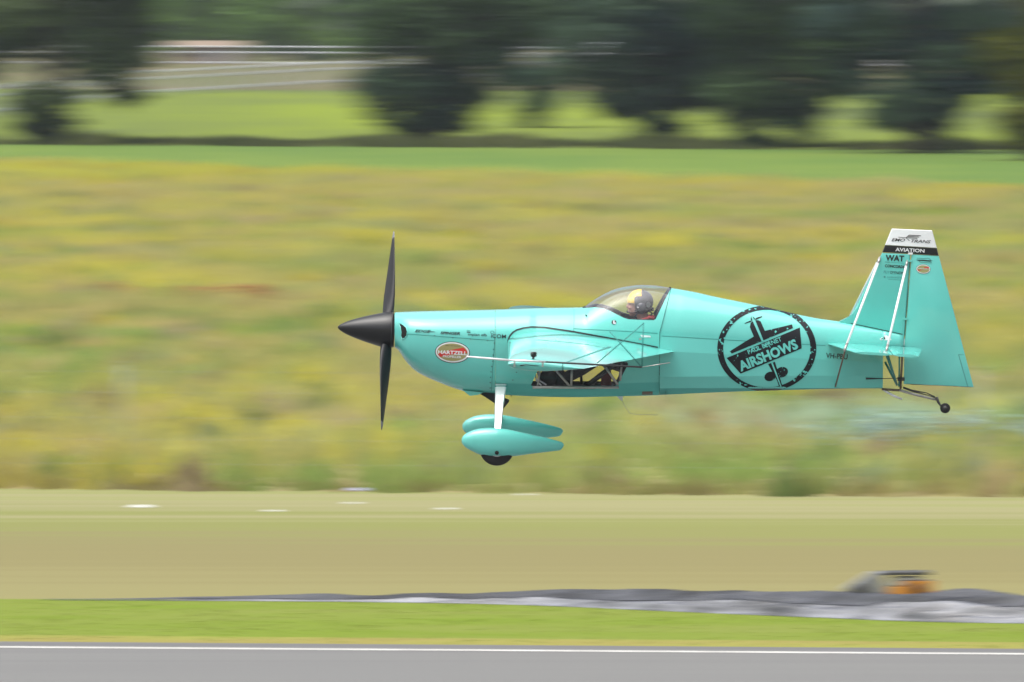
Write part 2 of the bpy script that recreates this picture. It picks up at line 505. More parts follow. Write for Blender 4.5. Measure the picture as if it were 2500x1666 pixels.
# ------------------------------------------------------------------ trees
def leafcloud(clumps, count, size, cols, seed, droop=0.0):
    """clumps: list of (centre, (rx, ry, rz)); leaf-sized faces spread near the surface of each"""
    r = np.random.default_rng(seed)
    vol = np.array([c[1][0] * c[1][1] + c[1][0] * c[1][2] for c in clumps]); vol = vol / vol.sum()
    idx = r.choice(len(clumps), count, p=vol)
    ctr = np.array([tuple(c[0]) for c in clumps])[idx]; rad = np.array([c[1] for c in clumps])[idx]
    d = r.normal(size=(count, 3)); d /= np.linalg.norm(d, axis=1)[:, None]
    k = (0.35 + 0.70 * r.random(count) ** 0.6)[:, None]
    p = ctr + d * rad * k
    p[:, 2] -= droop * r.random(count)
    p[:, 2] = np.maximum(p[:, 2], 0.05)
    a = r.normal(size=(count, 3)); a /= np.linalg.norm(a, axis=1)[:, None]
    b = r.normal(size=(count, 3)); b -= a * (a * b).sum(1)[:, None]; b /= np.linalg.norm(b, axis=1)[:, None]
    s = (size * (0.6 + 0.8 * r.random(count)))[:, None]
    q0, q1, q2, q3 = p - a * s, p + b * s * 0.45, p + a * s, p - b * s * 0.45
    V = np.stack([q0, q1, q2, q0, q2, q3], 1).reshape(-1, 3)
    ct = r.random(len(clumps))[idx]
    cols = np.array(cols)
    c = cols[0] + (cols[1] - cols[0]) * np.clip(ct * 0.7 + 0.3 * r.random(count), 0, 1)[:, None]
    c = c * (0.75 + 0.5 * r.random((count, 1)))
    return V, np.repeat(c, 2, axis=0)

mat('bark', (0.085, 0.068, 0.058), 0.9, noise=(3, (0.05, 0.042, 0.038), 0.9), bump=(12, 0.6))
DARKG = [(0.028, 0.058, 0.048), (0.098, 0.158, 0.058)]
MIDG = [(0.10, 0.19, 0.05), (0.26, 0.42, 0.07)]
OLIVE = [(0.085, 0.10, 0.012), (0.15, 0.16, 0.02)]
BLUEG = [(0.025, 0.052, 0.058), (0.080, 0.130, 0.070)]
def tree(name, label, base, height, clumps, cols, seed, trunk_r=0.4, leaves=5200, size=0.30, group=None, droop=0.5):
    rr = random.Random(seed)
    height, trunk_r, size, droop = height * KS, trunk_r * KS, size * KS, droop * KS
    t = empty(name, (base.x, base.y, 0))
    tag(t, label, 'tree', group)
    rel = [(Vector(c) - Vector((base.x, base.y, 0)), r) for c, r in clumps]
    bm = bmesh.new()
    pts, rad = [], []
    for i in range(7):
        f = i / 6
        pts.append(Vector((rr.uniform(-.25, .25) * f * 2, rr.uniform(-.25, .25) * f * 2, height * 0.8 * f - 0.15)))
        rad.append(trunk_r * (1.25 if i == 0 else 1.0) * (1 - 0.8 * f))
    add_tube(bm, pts, rad, 9)
    for c, r in rel:
        zt = min(max(c.z - 0.8 * max(r[0], r[2]), height * 0.10), height * 0.7)
        k = zt / (height * 0.8) * 6
        i = min(int(k), 5)
        p0 = pts[i].lerp(pts[i + 1], k - i)
        mid = p0.lerp(c, 0.55) + Vector((0, 0, 0.3))
        add_tube(bm, [p0, mid, c], [trunk_r * 0.34, trunk_r * 0.2, trunk_r * 0.06], 6)
    frombm('trunk', bm, 'bark', t)
    V, C = leafcloud(rel, leaves, size, cols, seed, droop)
    o = bpy.data.objects.new('crown', np_mesh('crown', V, None, C, 'leaves'))
    COL.objects.link(o); o.parent = t
    return t

def dome(base, height, rw, low, n, seed):
    """clumps filling a rounded crown above 'low'"""
    rr = random.Random(seed)
    height, rw, low = height * KS, rw * KS, low * KS
    out = []
    for i in range(n):
        f = (i + 0.5) / n
        z = low + (height - low) * f
        w = rw * math.sqrt(max(0.08, 1 - ((f - 0.3) / 0.75) ** 2))
        a = i * 2.4 + rr.random()
        q = rr.uniform(0.25, 0.8) * w
        s = rr.uniform(0.24, 0.40) * rw
        out.append((Vector((base.x + math.cos(a) * q, base.y + math.sin(a) * q, z)), (s, s, s * 0.72)))
    return out
def cl(depth, *pp):
    """clumps given as (sx, sy, rx, rz) in photograph pixels at a distance"""
    k = depth / FPX
    return [(T(x, y, depth + (i * 37 % 11 - 5) * 0.25), (rx * k * 0.86, max(rx, rz) * k * 0.8, rz * k * 0.9)) for i, (x, y, rx, rz) in enumerate(pp)]

D1 = G(120, 352).y
b = G(120, 352)
tree('pine_tree', 'dark spreading tree with a low skirt of foliage below the bent white rail fence', b, 13,
     cl(D1, (70, 240, 75, 45), (140, 290, 60, 45), (60, 290, 40, 40), (150, 225, 55, 25), (130, 340, 60, 28), (90, 60, 110, 70), (230, 90, 110, 60), (330, 50, 90, 60), (310, 215, 60, 32), (250, 150, 90, 40), (-60, 120, 90, 80), (20, 20, 100, 60), (330, 120, 70, 45), (180, 20, 120, 60)) + dome(b, 14, 5, 7, 10, 1),
     [(0.036, 0.058, 0.036), (0.11, 0.15, 0.058)], 11, 0.42, 7000)
b = G(1065, 347); D2 = b.y
tree('pine_tree', 'big dark tree with a thick trunk and foliage hanging almost to the grass', b, 15,
     cl(D2, (950, 200, 100, 55), (1060, 190, 110, 70), (1150, 210, 80, 50), (960, 260, 75, 40), (1070, 270, 85, 45), (1130, 280, 55, 35), (900, 190, 60, 35), (1000, 300, 60, 28), (930, 80, 110, 60), (1070, 70, 140, 70), (1220, 60, 120, 60), (980, 10, 120, 60), (1180, 130, 100, 45), (1150, 0, 120, 50), (1300, 20, 100, 60)) + dome(b, 15, 6, 8, 10, 2),
     DARKG, 12, 0.52, 9000)
b = G(1312, 312); D3 = b.y
tree('small_tree', 'slim dark tree with one drooping branch before the far rail', b, 9,
     cl(D3, (1310, 240, 60, 40), (1300, 275, 35, 28), (1330, 190, 70, 35), (1270, 170, 70, 30), (1230, 160, 50, 30)) + dome(b, 10, 3, 5, 7, 3), DARKG, 13, 0.2, 2200)
b = G(1600, 354); D4 = b.y
tree('pine_tree', 'broad dark tree whose lower boughs fork over the bright paddock', b, 14,
     cl(D4, (1480, 215, 70, 35), (1560, 230, 90, 45), (1640, 225, 80, 40), (1600, 285, 55, 38), (1500, 245, 60, 25), (1560, 150, 130, 50), (1440, 80, 130, 60), (1600, 60, 150, 70), (1740, 90, 120, 60), (1700, 170, 100, 50), (1520, 10, 130, 50), (1590, 330, 30, 18), (1660, 300, 30, 20), (1700, 225, 70, 35), (1390, 150, 90, 40), (1770, 200, 80, 40), (1730, 130, 110, 50), (1480, 160, 90, 40)) + dome(b, 15, 6, 8, 10, 4),
     BLUEG, 14, 0.34, 9000)
b = G(1850, 360); D5 = b.y
tree('pine_tree', 'shaggy dark tree with a tuft of shoots around its base', b, 13,
     cl(D5, (1800, 200, 110, 50), (1910, 215, 90, 45), (1790, 265, 70, 30), (1880, 262, 60, 22), (1960, 290, 55, 40), (1940, 260, 50, 28), (1830, 325, 45, 26), (1870, 345, 45, 16), (1850, 130, 140, 60), (1980, 120, 100, 60), (1900, 40, 150, 60), (1770, 20, 110, 60), (2020, 200, 70, 32), (2040, 175, 80, 36), (2060, 130, 90, 40), (1990, 240, 60, 22), (2040, 30, 110, 60)) + dome(b, 14, 5.5, 8, 10, 5),
     DARKG, 15, 0.28, 8600)
b = G(2238, 374); D6 = b.y
tree('pine_tree', 'dark tree on a stout bare trunk beside the yellow-green tree', b, 15,
     cl(D6, (2180, 240, 80, 50), (2290, 230, 90, 45), (2220, 275, 90, 35), (2330, 200, 80, 35), (2150, 270, 50, 25), (2300, 290, 50, 30), (2240, 180, 70, 45), (2120, 60, 120, 60), (2260, 60, 130, 60), (2390, 50, 110, 60), (2200, 110, 110, 45), (2330, 130, 100, 40), (2050, 40, 110, 50), (2330, 350, 25, 18), (2460, 200, 60, 30), (2110, 190, 60, 35), (2060, 150, 70, 35), (2400, 120, 100, 40), (2420, 180, 60, 25)) + dome(b, 16, 6.5, 8, 10, 6),
     BLUEG, 16, 0.48, 10500)
b = G(2530, 392); D7 = b.y
tree('broadleaf_tree', 'yellow-green leafy tree next to the dark tree with the stout trunk', b, 11,
     cl(D7, (2480, 280, 60, 40), (2510, 320, 50, 30), (2500, 180, 55, 40), (2520, 110, 50, 60), (2560, 230, 70, 60)) + dome(b, 11, 3, 3, 8, 7), OLIVE, 17, 0.25, 3000)

# dense woodland behind the far rail: single trees one can tell apart only by their place
wr = random.Random(5)
k = 0
for row in range(2):
    for i in range(13):
        D = (800 + row * 75 + wr.uniform(-22, 22)) * KS
        sx = -150 + i * 225 + row * 110 + wr.uniform(-50, 50)
        p = T(sx, 120, D); base = Vector((p.x, p.y, 0))
        light = 330 < sx < 860
        h = wr.uniform(10, 15)
        cs = dome(base, h, wr.uniform(4.2, 5.6), 0.8, 16, 100 + k)
        tree('woodland_tree', 'tall light green tree in the wood behind the white rails' if light else 'tall dark green tree in the wood behind the white rails',
             base, h, cs, MIDG if light else [(0.042, 0.070, 0.046), (0.09, 0.13, 0.06)], 200 + k, 0.3, 1500, 0.62,
             'light green trees of the far wood' if light else 'dark green trees of the far wood')
        k += 1

# ------------------------------------------------------------------ fences
mat('rail_white', (0.50, 0.53, 0.58), 0.5, noise=(0.6, (0.55, 0.57, 0.6), 0.6))
def rail_fence(name, label, pts, heights, step, rail=0.06, post=0.055):
    pts = [(a * KS, b_ * KS) for a, b_ in pts]; heights = [h_ * KS for h_ in heights]; step, rail, post = step * KS, rail * KS, post * KS
    t = empty(name, (pts[0][0], pts[0][1], 0))
    tag(t, label, 'fence', None)
    o = Vector((pts[0][0], pts[0][1], 0))
    P = [Vector((p[0], p[1], 0)) - o for p in pts]
    for hgt in heights:
        bm = bmesh.new()
        add_tube(bm, [p + Vector((0, 0, hgt)) for p in P], rail, 6)
        frombm('rail', bm, 'rail_white', t)
    L = 0.0
    first = None
    for a, b in zip(P, P[1:]):
        n = max(1, int((b - a).length / step))
        for i in range(n):
            q = a.lerp(b, i / n)
            if first is None:
                bm = bmesh.new()
                add_box(bm, (0, 0, max(heights) / 2 - 0.03), (post * 2, post * 2, max(heights) + 0.06))
                first = frombm('post', bm, 'rail_white', t, smooth=False)
                first.location = q
            else:
                c = first.copy(); COL.objects.link(c); c.parent = t; c.location = q
    return t
rail_fence('rail_fence', 'bent white rail fence climbing from the low dark tree across the dry paddock',
           [(-42, 470), (-27, 500), (-22, 572), (-11.8, 626), (8, 690)], (0.25, 1.0, 1.4), 4.0, 0.05)
rail_fence('rail_fence', 'long straight white rail fence along the edge of the far wood',
           [(-60, 742), (-26, 740), (12, 725), (60, 712)], (0.25, 1.0, 1.42), 4.0, 0.042)

mat('wall_tan', (0.22, 0.165, 0.12), 0.8); mat('wall_pale', (0.55, 0.53, 0.50), 0.8); mat('roof_grey', (0.50, 0.53, 0.57), 0.5, metal=0.3); mat('pane', (0.03, 0.035, 0.04), 0.15)
def shed(label, sx0, sx1, depth, h, wall, roofmat='roof_grey'):
    depth, h = depth * KS, h * KS
    a, b_ = T(sx0, 150, depth), T(sx1, 150, depth)
    w = b_.x - a.x; cx = (a.x + b_.x) / 2
    t = empty('farm_shed', (cx, depth, 0)); tag(t, label, 'shed')
    bm = bmesh.new(); add_box(bm, (0, 2.0, h / 2), (w, 4.0, h)); frombm('wall', bm, wall, t, smooth=False)
    v = [(-w/2 - .3, -.4, h - .05), (w/2 + .3, -.4, h - .05), (w/2 + .3, 2, h + .55), (-w/2 - .3, 2, h + .55), (w/2 + .3, 4.4, h - .05), (-w/2 - .3, 4.4, h - .05),
         (-w/2 - .3, -.4, h + .05), (w/2 + .3, -.4, h + .05), (w/2 + .3, 2, h + .65), (-w/2 - .3, 2, h + .65), (w/2 + .3, 4.4, h + .05), (-w/2 - .3, 4.4, h + .05)]
    f = [(0, 1, 2, 3), (3, 2, 4, 5), (6, 7, 8, 9), (9, 8, 10, 11), (0, 1, 7, 6), (4, 5, 11, 10), (0, 3, 9, 6), (3, 5, 11, 9), (1, 2, 8, 7), (2, 4, 10, 8)]
    pyd('roof', v, f, roofmat, t, smooth=False)
    bm = bmesh.new(); add_box(bm, (w * 0.2, -0.02, h * 0.45), (0.9, 0.06, h * 0.85)); frombm('door', bm, 'roof_grey', t, smooth=False)
    for s in (-0.3, -0.05):
        bm = bmesh.new(); add_box(bm, (w * s, -0.02, h * 0.6), (0.9, 0.05, 0.6)); frombm('window', bm, 'pane', t, smooth=False)
    return t
shed('tan walled low shed behind the rails between the two dark trees', 425, 590, 752, 1.25, 'wall_tan', 'wall_tan')
shed('pale low shed behind the rails near the slim drooping tree', 1350, 1500, 742, 1.25, 'wall_pale')
shed('pale grey low shed glimpsed behind the stout trunked tree', 2060, 2300, 742, 1.6, 'wall_pale')

mat('galvanised', (0.30, 0.31, 0.33), 0.5, metal=0.4)
def wire_fence():
    p0, p1 = G(300, 1197), G(2395, 1213)
    d = (p1 - p0)
    t = empty('wire_fence', (p0.x, p0.y, 0))
    tag(t, 'tall thin wire fence on grey steel posts along the edge of the rough meadow', 'fence')
    first = None
    for i in (-2, -1, 0, 1, 2, 3):
        q = d * i
        if first is None:
            bm = bmesh.new()
            add_tube(bm, [(0, 0, -0.1), (0, 0, 2.62)], 0.024, 10)
            first = frombm('post', bm, 'galvanised', t); first.location = q
            bm = bmesh.new(); add_tube(bm, [(0, 0, 2.60), (0, 0, 2.645), (0, 0, 2.66)], [0.030, 0.030, 0.015], 10)
            cap0 = frombm('post_cap', bm, 'galvanised', first)
        else:
            c = first.copy(); COL.objects.link(c); c.parent = t; c.location = q
            k2 = cap0.copy(); COL.objects.link(k2); k2.parent = c
    for hgt in (0.55, 1.05, 1.5, 2.02, 2.45):
        tube('wire', [d * -2 + Vector((0, -.04, hgt)), d * 3 + Vector((0, -.04, hgt))], 0.0014, 'galvanised', t, 5)
wire_fence()

# ------------------------------------------------------------------ small plants and markers in the grass
def weed_clump(label, sx, sy, w, h, cols, seed, n=700, name='weed_clump', group=None, size=0.07):
    base = G(sx, sy)
    w, h, size = w * KS, h * KS, size * KS
    t = empty(name, (base.x, base.y, 0)); tag(t, label, 'plant', group)
    rr = random.Random(seed)
    rel = [(Vector((rr.uniform(-.5, .5) * w, rr.uniform(-.4, .4), h * rr.uniform(0.45, 0.8))), (w * 0.16, 0.25, h * 0.25)) for _ in range(9)]
    bm = bmesh.new()
    for c, r in rel:
        add_tube(bm, [(0, 0, 0.02), (c.x * 0.8, c.y, c.z * 0.3), (c.x, c.y, c.z)], [0.03, 0.02, 0.008], 5)
    frombm('stems', bm, 'bark', t)
    V, C = leafcloud(rel, n, size, cols, seed)
    o = bpy.data.objects.new('leaves', np_mesh('leaves', V, None, C, 'leaves')); COL.objects.link(o); o.parent = t
RUST = [(0.38, 0.16, 0.075), (0.46, 0.26, 0.12)]
weed_clump('small rust red dock weed clump in the meadow', 290, 745, 1.1, 0.55, RUST, 31, 420)
weed_clump('wide rust red dock weed clump in the meadow', 545, 762, 2.0, 0.62, RUST, 32, 800)
for i, (sx, sy) in enumerate(((2110, 1120), (2480, 1120))):
    weed_clump('pale blue flowering weed patch at the meadow edge', sx, sy, 2.2, 0.85, [(0.28, 0.42, 0.33), (0.42, 0.55, 0.60)], 41 + i, 380, 'blue_weed', 'blue weed patches', 0.06)

mat('marker_white', (0.66, 0.67, 0.70), 0.5); mat('marker_blue', (0.42, 0.42, 0.62), 0.5)
def marker(label, sx, sy, w, h, material, group=None):
    p = G(sx, sy)
    w, h = w * KS, h * KS
    bm = bmesh.new()
    n = 14
    prof = [(1.0, 0.0), (1.0, 0.25), (0.82, 0.55), (0.45, 0.9), (0.0, 1.0)]
    rings = [[bm.verts.new((math.cos(2*math.pi*j/n) * w/2 * r, math.sin(2*math.pi*j/n) * w/2 * r, z * h)) for j in range(n)] for r, z in prof[:-1]]
    top = bm.verts.new((0, 0, h))
    for a, b_ in zip(rings, rings[1:]):
        for j in range(n):
            bm.faces.new((a[j], a[(j+1) % n], b_[(j+1) % n], b_[j]))
    for j in range(n):
        bm.faces.new((rings[-1][j], rings[-1][(j+1) % n], top))
    o = frombm('ground_marker', bm, material)
    o.location = (p.x, p.y, 0.01)
    return tag(o, label, 'marker', group)
marker('largest white low dome marker on the mown strip', 345, 1240, 0.24, 0.040, 'marker_white')
for sx, sy in ((667, 1250), (1090, 1245)):
    marker('small white low dome marker lying on the mown strip', sx, sy, 0.14, 0.026, 'marker_white', 'small white markers on the mown strip')
marker('white low dome marker just below the lilac one', 862, 1231, 0.12, 0.024, 'marker_white')
marker('lilac low dome marker at the edge of the meadow', 874, 1199, 0.22, 0.045, 'marker_blue')
marker('white low dome marker at the edge of the meadow under the wheels', 1283, 1210, 0.11, 0.022, 'marker_white')

# ------------------------------------------------------------------ plastic sheet and machine
mat('sheet_black', (0.016, 0.018, 0.024), 0.5, spec=0.25, noise=(1.6, (0.075, 0.08, 0.095), 1.0, (0.12, 1.6, 2.5)))
mat('sheet_silver', (0.215, 0.225, 0.26), 0.34, noise=(1.5, (0.025, 0.028, 0.036), 1.0, (0.12, 1.6, 2.5)))  # dark noise streaks paint the shade of creases into the colour
def plastic_sheet():
    t = empty('plastic_sheet', tuple(G(1600, 1490)))
    tag(t, 'long crumpled black and silver plastic sheet lying along the bright green verge', 'sheet')
    o = Vector(t.location)
    N, M = 260, 30
    top = lerp_table([(100, 1466), (300, 1464), (560, 1459), (800, 1452), (900, 1456), (1060, 1446), (1150, 1450), (1350, 1446), (1600, 1441), (2000, 1440), (2600, 1441), (3300, 1440)])
    bot = lerp_table([(100, 1467), (300, 1468), (800, 1471), (1100, 1475), (1300, 1480), (1600, 1493), (2000, 1510), (2300, 1521), (2600, 1525), (3300, 1527)])
    def grid(u0, u1, dz):
        vs = []
        for i in range(N + 1):
            sx = 110 + i / N * 3100
            pf = G(sx, bot(sx))
            H = max(0.01, (bot(sx) - top(sx)) / 200.0 * KS)      # apparent thickness in metres
            for j in range(M + 1):
                u = u0 + (u1 - u0) * j / M
                yy = pf.y + u * (0.15 + 2.2 * H)
                hz = 0.74 * H * math.sin(min(1, u * 1.15) * math.pi / 2) ** 0.8 * (1 if u < 0.9 else (1 - u) * 10)
                px = pf.x / KS
                a = np.array([px]); b_ = np.array([u * 2.0])
                w = (vnoise(a * 0.55 + b_ * 1.3, b_, 51, 0.45)[0] - 0.5) * 0.55 + (vnoise(a * 0.8 - b_ * 2.1, b_ * 2.2, 52, 0.30)[0] - 0.5) * 0.32
                w2 = math.sin(8 * u + 0.8 * px + 2 * math.sin(px * 0.5)) * 0.16
                edge = min(1, u * 12)
                vs.append((pf.x - o.x, yy - o.y, max(0.012, hz + (w + w2) * H * 0.62 * edge) + dz))
        fs = [(i * (M + 1) + j, (i + 1) * (M + 1) + j, (i + 1) * (M + 1) + j + 1, i * (M + 1) + j + 1) for i in range(N) for j in range(M)]
        return vs, fs
    v, f = grid(0.0, 0.40, 0.0); pyd('silver_side', v, f, 'sheet_silver', t)
    v, f = grid(0.30, 1.0, 0.012); pyd('black_side', v, f, 'sheet_black', t)
plastic_sheet()

mat('machine_orange', (0.52, 0.22, 0.03), 0.45, coat=0.2); mat('machine_grey', (0.22, 0.23, 0.24), 0.45, metal=0.2)
def machine():
    p = G(2190, 1452)
    t = empty('site_machine', (p.x, p.y, 0)); tag(t, 'small orange machine with dark roof and sloping grey hood behind the plastic sheet', 'machine')
    k = p.y / FPX
    def q(sx, sy): w = T(sx, sy, p.y); return (w.x - p.x, w.z)
    def prism(name, pts, y0, y1, m):
        pts = [q(*a) for a in pts]
        vs = [(x, y0, z) for x, z in pts] + [(x, y1, z) for x, z in pts]
        n = len(pts)
        fs = [tuple(range(n))[::-1], tuple(range(n, 2 * n))] + [(i, (i + 1) % n, n + (i + 1) % n, n + i) for i in range(n)]
        o = pyd(name, vs, fs, m, t, smooth=False)
        bv = o.modifiers.new('bevel', 'BEVEL'); bv.width = 0.012; bv.segments = 2
        return o
    prism('hood', [(2060, 1452), (2065, 1438), (2130, 1400), (2150, 1398), (2168, 1452)], 0.0, 0.5, 'machine_grey')
    prism('body', [(2172, 1452), (2172, 1433), (2205, 1433), (2205, 1419), (2278, 1419), (2278, 1452)], 0.0, 0.5, 'machine_orange')
    prism('roof', [(2150, 1405), (2152, 1398), (2268, 1396), (2272, 1404)], -0.03, 0.53, 'dark_steel')
    prism('side_panel', [(2176, 1431), (2182, 1411), (2246, 1410), (2246, 1418), (2203, 1418), (2202, 1431)], 0.05, 0.45, 'rail_white')
    for sx in (2185, 2252):
        x, z = q(sx, 1404)
        tube('roof_post', [(x, 0.03, q(sx, 1404)[1]), (x, 0.03, q(sx, 1434)[1])], 0.012, 'dark_steel', t, 6)
    for sx in (2100, 2240):
        for yy in (-0.05, 0.55):
            x, z = q(sx, 1452)
            bm = bmesh.new(); add_tube(bm, [(x, yy - 0.05, 0.10), (x, yy + 0.05, 0.10)], 0.10, 16)
            frombm('wheel', bm, 'rubber', t)
machine()

# ================================================================== the aeroplane
K = 246.6                       # photograph pixels per metre at the aeroplane
ROLL = R(1.92)
TE = math.tan(ALPHA + ROLL)     # how much a sideways metre moves a point up or down the picture
plane = empty('aerobatic_airplane', (0, 100 * CA, CAM_H - 100 * SA))
plane.rotation_euler = (ROLL, 0, 0)
tag(plane, 'turquoise single seat aerobatic aeroplane with black spinner flying low over the runway', 'airplane')

def P(sx, sy, y=0.0):           # point of the aeroplane seen at a pixel, y metres to its far side
    s = 1 + y / 100.0
    return Vector(((sx - 1250.0) / K * s, y, (833.0 - sy) / K * s - y * TE))

zt_f = lerp_table([(964, 763), (1010, 761), (1087, 759), (1200, 756.5), (1338, 752), (1424, 750.5), (1438, 741), (1455, 729.5), (1481, 715), (1506, 705), (1532, 699.5), (1565, 696),
                   (1595, 697), (1637, 703), (1700, 714), (1730, 721), (1850, 746), (1938, 766), (1998, 778), (2040, 784), (2076, 790), (2155, 806), (2203, 816)])
zb_f = lerp_table([(964, 849), (968, 851), (991, 882), (1014, 905), (1068, 932), (1125, 953), (1146, 959), (1183, 960), (1244, 965), (1394, 970), (1506, 968), (1608, 965), (1700, 961), (1819, 956), (1921, 953), (2100, 949), (2203, 949)])
zp_f = lerp_table([(964, 808), (1010, 818), (1200, 832), (1400, 831), (1608, 821), (1700, 826), (2040, 846), (2203, 856)])
w_f = lerp_table([(964, .185), (972, .23), (985, .31), (1000, .365), (1030, .40), (1080, .415), (1200, .405), (1400, .385), (1608, .37), (1700, .34), (1870, .255), (2040, .155), (2155, .085), (2203, .05)])
c1_f = lerp_table([(1600, 857), (1700, 862), (2040, 880), (2203, 888)])
c2_f = lerp_table([(1600, 921), (1700, 920), (1989, 918), (2203, 918)])
c3_f = lerp_table([(1600, 949), (1700, 948.5), (2040, 948), (2203, 946)])
NT, NB = 20, 18
def section(sx, facet):
    """half outline (y>=0 side distance, z) from the top to the bottom; index NT is the panel line"""
    w = w_f(sx)
    X = (sx - 1250.0) / K
    zt, zb = P(sx, zt_f(sx)).z, P(sx, zb_f(sx)).z
    ws = w * (0.965 if facet else 1.0)
    zp = P(sx, zp_f(sx), -ws).z
    n = 2.05
    if 1400 < sx < 1660: n = 2.0
    if sx < 1300: n = 2.3
    out = []
    for i in range(NT + 1):
        a = i / NT * math.pi / 2
        out.append((ws * math.sin(a) ** (2 / n), zp + (zt - zp) * math.cos(a) ** (2 / n)))
    if not facet:
        m = 2.5
        for i in range(1, NB + 1):
            a = i / NB * math.pi / 2
            out.append((ws * math.cos(a) ** (2 / m) if i < NB else 0.0, zp - (zp - zb) * math.sin(a) ** (2 / m)))
    else:
        cp = [(ws, zp), (w, P(sx, c1_f(sx), -w).z), (w * .93, P(sx, c2_f(sx), -w * .93).z), (w * .76, P(sx, c3_f(sx), -w * .76).z), (0.0, zb)]
        segs = [5, 5, 4, 4]
        for k_, sgm in enumerate(segs):
            for j in range(1, sgm + 1):
                f = j / sgm
                out.append((cp[k_][0] + (cp[k_+1][0] - cp[k_][0]) * f, cp[k_][1] + (cp[k_+1][1] - cp[k_][1]) * f))
    return X, out
def loft(xs, facet, close_ends=False):
    bm = bmesh.new()
    rows = []
    for sx in xs:
        X, half = section(sx, facet)
        pts = [(y, z) for y, z in half] + [(-y, z) for y, z in half[-2:0:-1]]
        rows.append([bm.verts.new((X, y, z)) for y, z in pts])
    n = len(rows[0])
    for a, b_ in zip(rows, rows[1:]):
        for j in range(n):
            bm.faces.new((a[j], a[(j + 1) % n], b_[(j + 1) % n], b_[j]))
    if close_ends:
        bm.faces.new(rows[0]); bm.faces.new(rows[-1][::-1])
    return bm
def frange(a, b_, step):
    n = max(1, int(round((b_ - a) / step)))
    return [a + (b_ - a) * i / n for i in range(n + 1)]

def in_poly(x, z, poly):
    c = False
    for i in range(len(poly)):
        (x1, z1), (x2, z2) = poly[i], poly[i - 1]
        if (z1 > z) != (z2 > z) and x < (x2 - x1) * (z - z1) / (z2 - z1) + x1:
            c = not c
    return c
def cut(bm, poly):
    """cut the shell on both sides along a polygon in the X-Z plane; returns the faces inside it"""
    for i in range(len(poly)):
        a, b_ = poly[i - 1], poly[i]
        x0, x1 = min(a[0], b_[0]) - .004, max(a[0], b_[0]) + .004
        z0, z1 = min(a[1], b_[1]) - .004, max(a[1], b_[1]) + .004
        fs = []
        for f in bm.faces:
            xs = [v.co.x for v in f.verts]; zs = [v.co.z for v in f.verts]
            if max(xs) > x0 and min(xs) < x1 and max(zs) > z0 and min(zs) < z1:
                fs.append(f)
        geom = list({e for f in fs for e in f.edges}) + list({v for f in fs for v in f.verts}) + fs
        nrm = Vector((b_[1] - a[1], 0, -(b_[0] - a[0])))
        bmesh.ops.bisect_plane(bm, geom=geom, dist=1e-5, plane_co=(a[0], 0, a[1]), plane_no=nrm)
    return [f for f in bm.faces if in_poly(f.calc_center_median().x, f.calc_center_median().z, poly)]
def seen_poly(pts, w):
    """pixel outline on the near side skin at about w metres from the centreline -> X,Z (used on both sides)"""
    return [(P(x, y, -ww).x, P(x, y, -ww).z) for (x, y), ww in zip(pts, w)]

# --- cowling, cockpit section, rear fuselage
bm = loft(frange(964, 1010, 3) + frange(1016, 1209, 8)[0:], False)
cowling = frombm('cowling', bm, 'teal', plane)

bm = loft(frange(1209.6, 1424, 8) + frange(1427, 1480, 3)[0:] + frange(1486, 1610, 6), False)
bm_rear_top = None
can_pts = [(1424, 752), (1452, 750.5), (1470, 753), (1490, 760), (1506, 768), (1522, 776), (1535, 780), (1565, 781.5), (1596, 782), (1601, 779), (1610, 760), (1624, 731), (1637.5, 703), (1642, 660), (1424, 660)]
def wat(sx, sy):
    """half width of the skin seen at a pixel (near side)"""
    X, half = section(sx, False)
    best = None
    for (y0, z0), (y1, z1) in zip(half, half[1:]):
        s0, s1 = z0 - y0 * TE, z1 - y1 * TE
        zs = (833 - sy) / K
        if (s0 - zs) * (s1 - zs) <= 0 and abs(s0 - s1) > 1e-9:
            f = (s0 - zs) / (s0 - s1)
            return y0 + (y1 - y0) * f
    return 0.0
bm.free()
# one continuous skin from the firewall to the rear former, then cut out canopy and belly windows
bm = loft(frange(1209.6, 1424, 8) + frange(1427, 1480, 3) + frange(1486, 1645, 5), False)
cpoly = [(P(x, y, -wat(x, y)).x, P(x, y, -wat(x, y)).z) for x, y in can_pts]
inside = cut(bm, cpoly)
can = bmesh.new()
vm = {}
for f in inside:
    nv = []
    for v in f.verts:
        if v not in vm: vm[v] = can.verts.new(v.co)
        nv.append(vm[v])
    try: can.faces.new(nv)
    except ValueError: pass
bmesh.ops.delete(bm, geom=inside, context='FACES')
win_pts = [(1318, 893), (1296, 943), (1300, 944.5), (1500, 945), (1507, 942), (1534, 889), (1530, 884), (1322, 884)]
wpoly = seen_poly(win_pts, [0.36] * len(win_pts))
winf = cut(bm, wpoly)
win = {-1: bmesh.new(), 1: bmesh.new()}
for s in (-1, 1):
    vm = {}
    for f in winf:
        if f.calc_center_median().y * s > 0:
            nv = []
            for v in f.verts:
                if v not in vm: vm[v] = win[s].verts.new(v.co)
                nv.append(vm[v])
            win[s].faces.new(nv)
bmesh.ops.delete(bm, geom=winf, context='FACES')
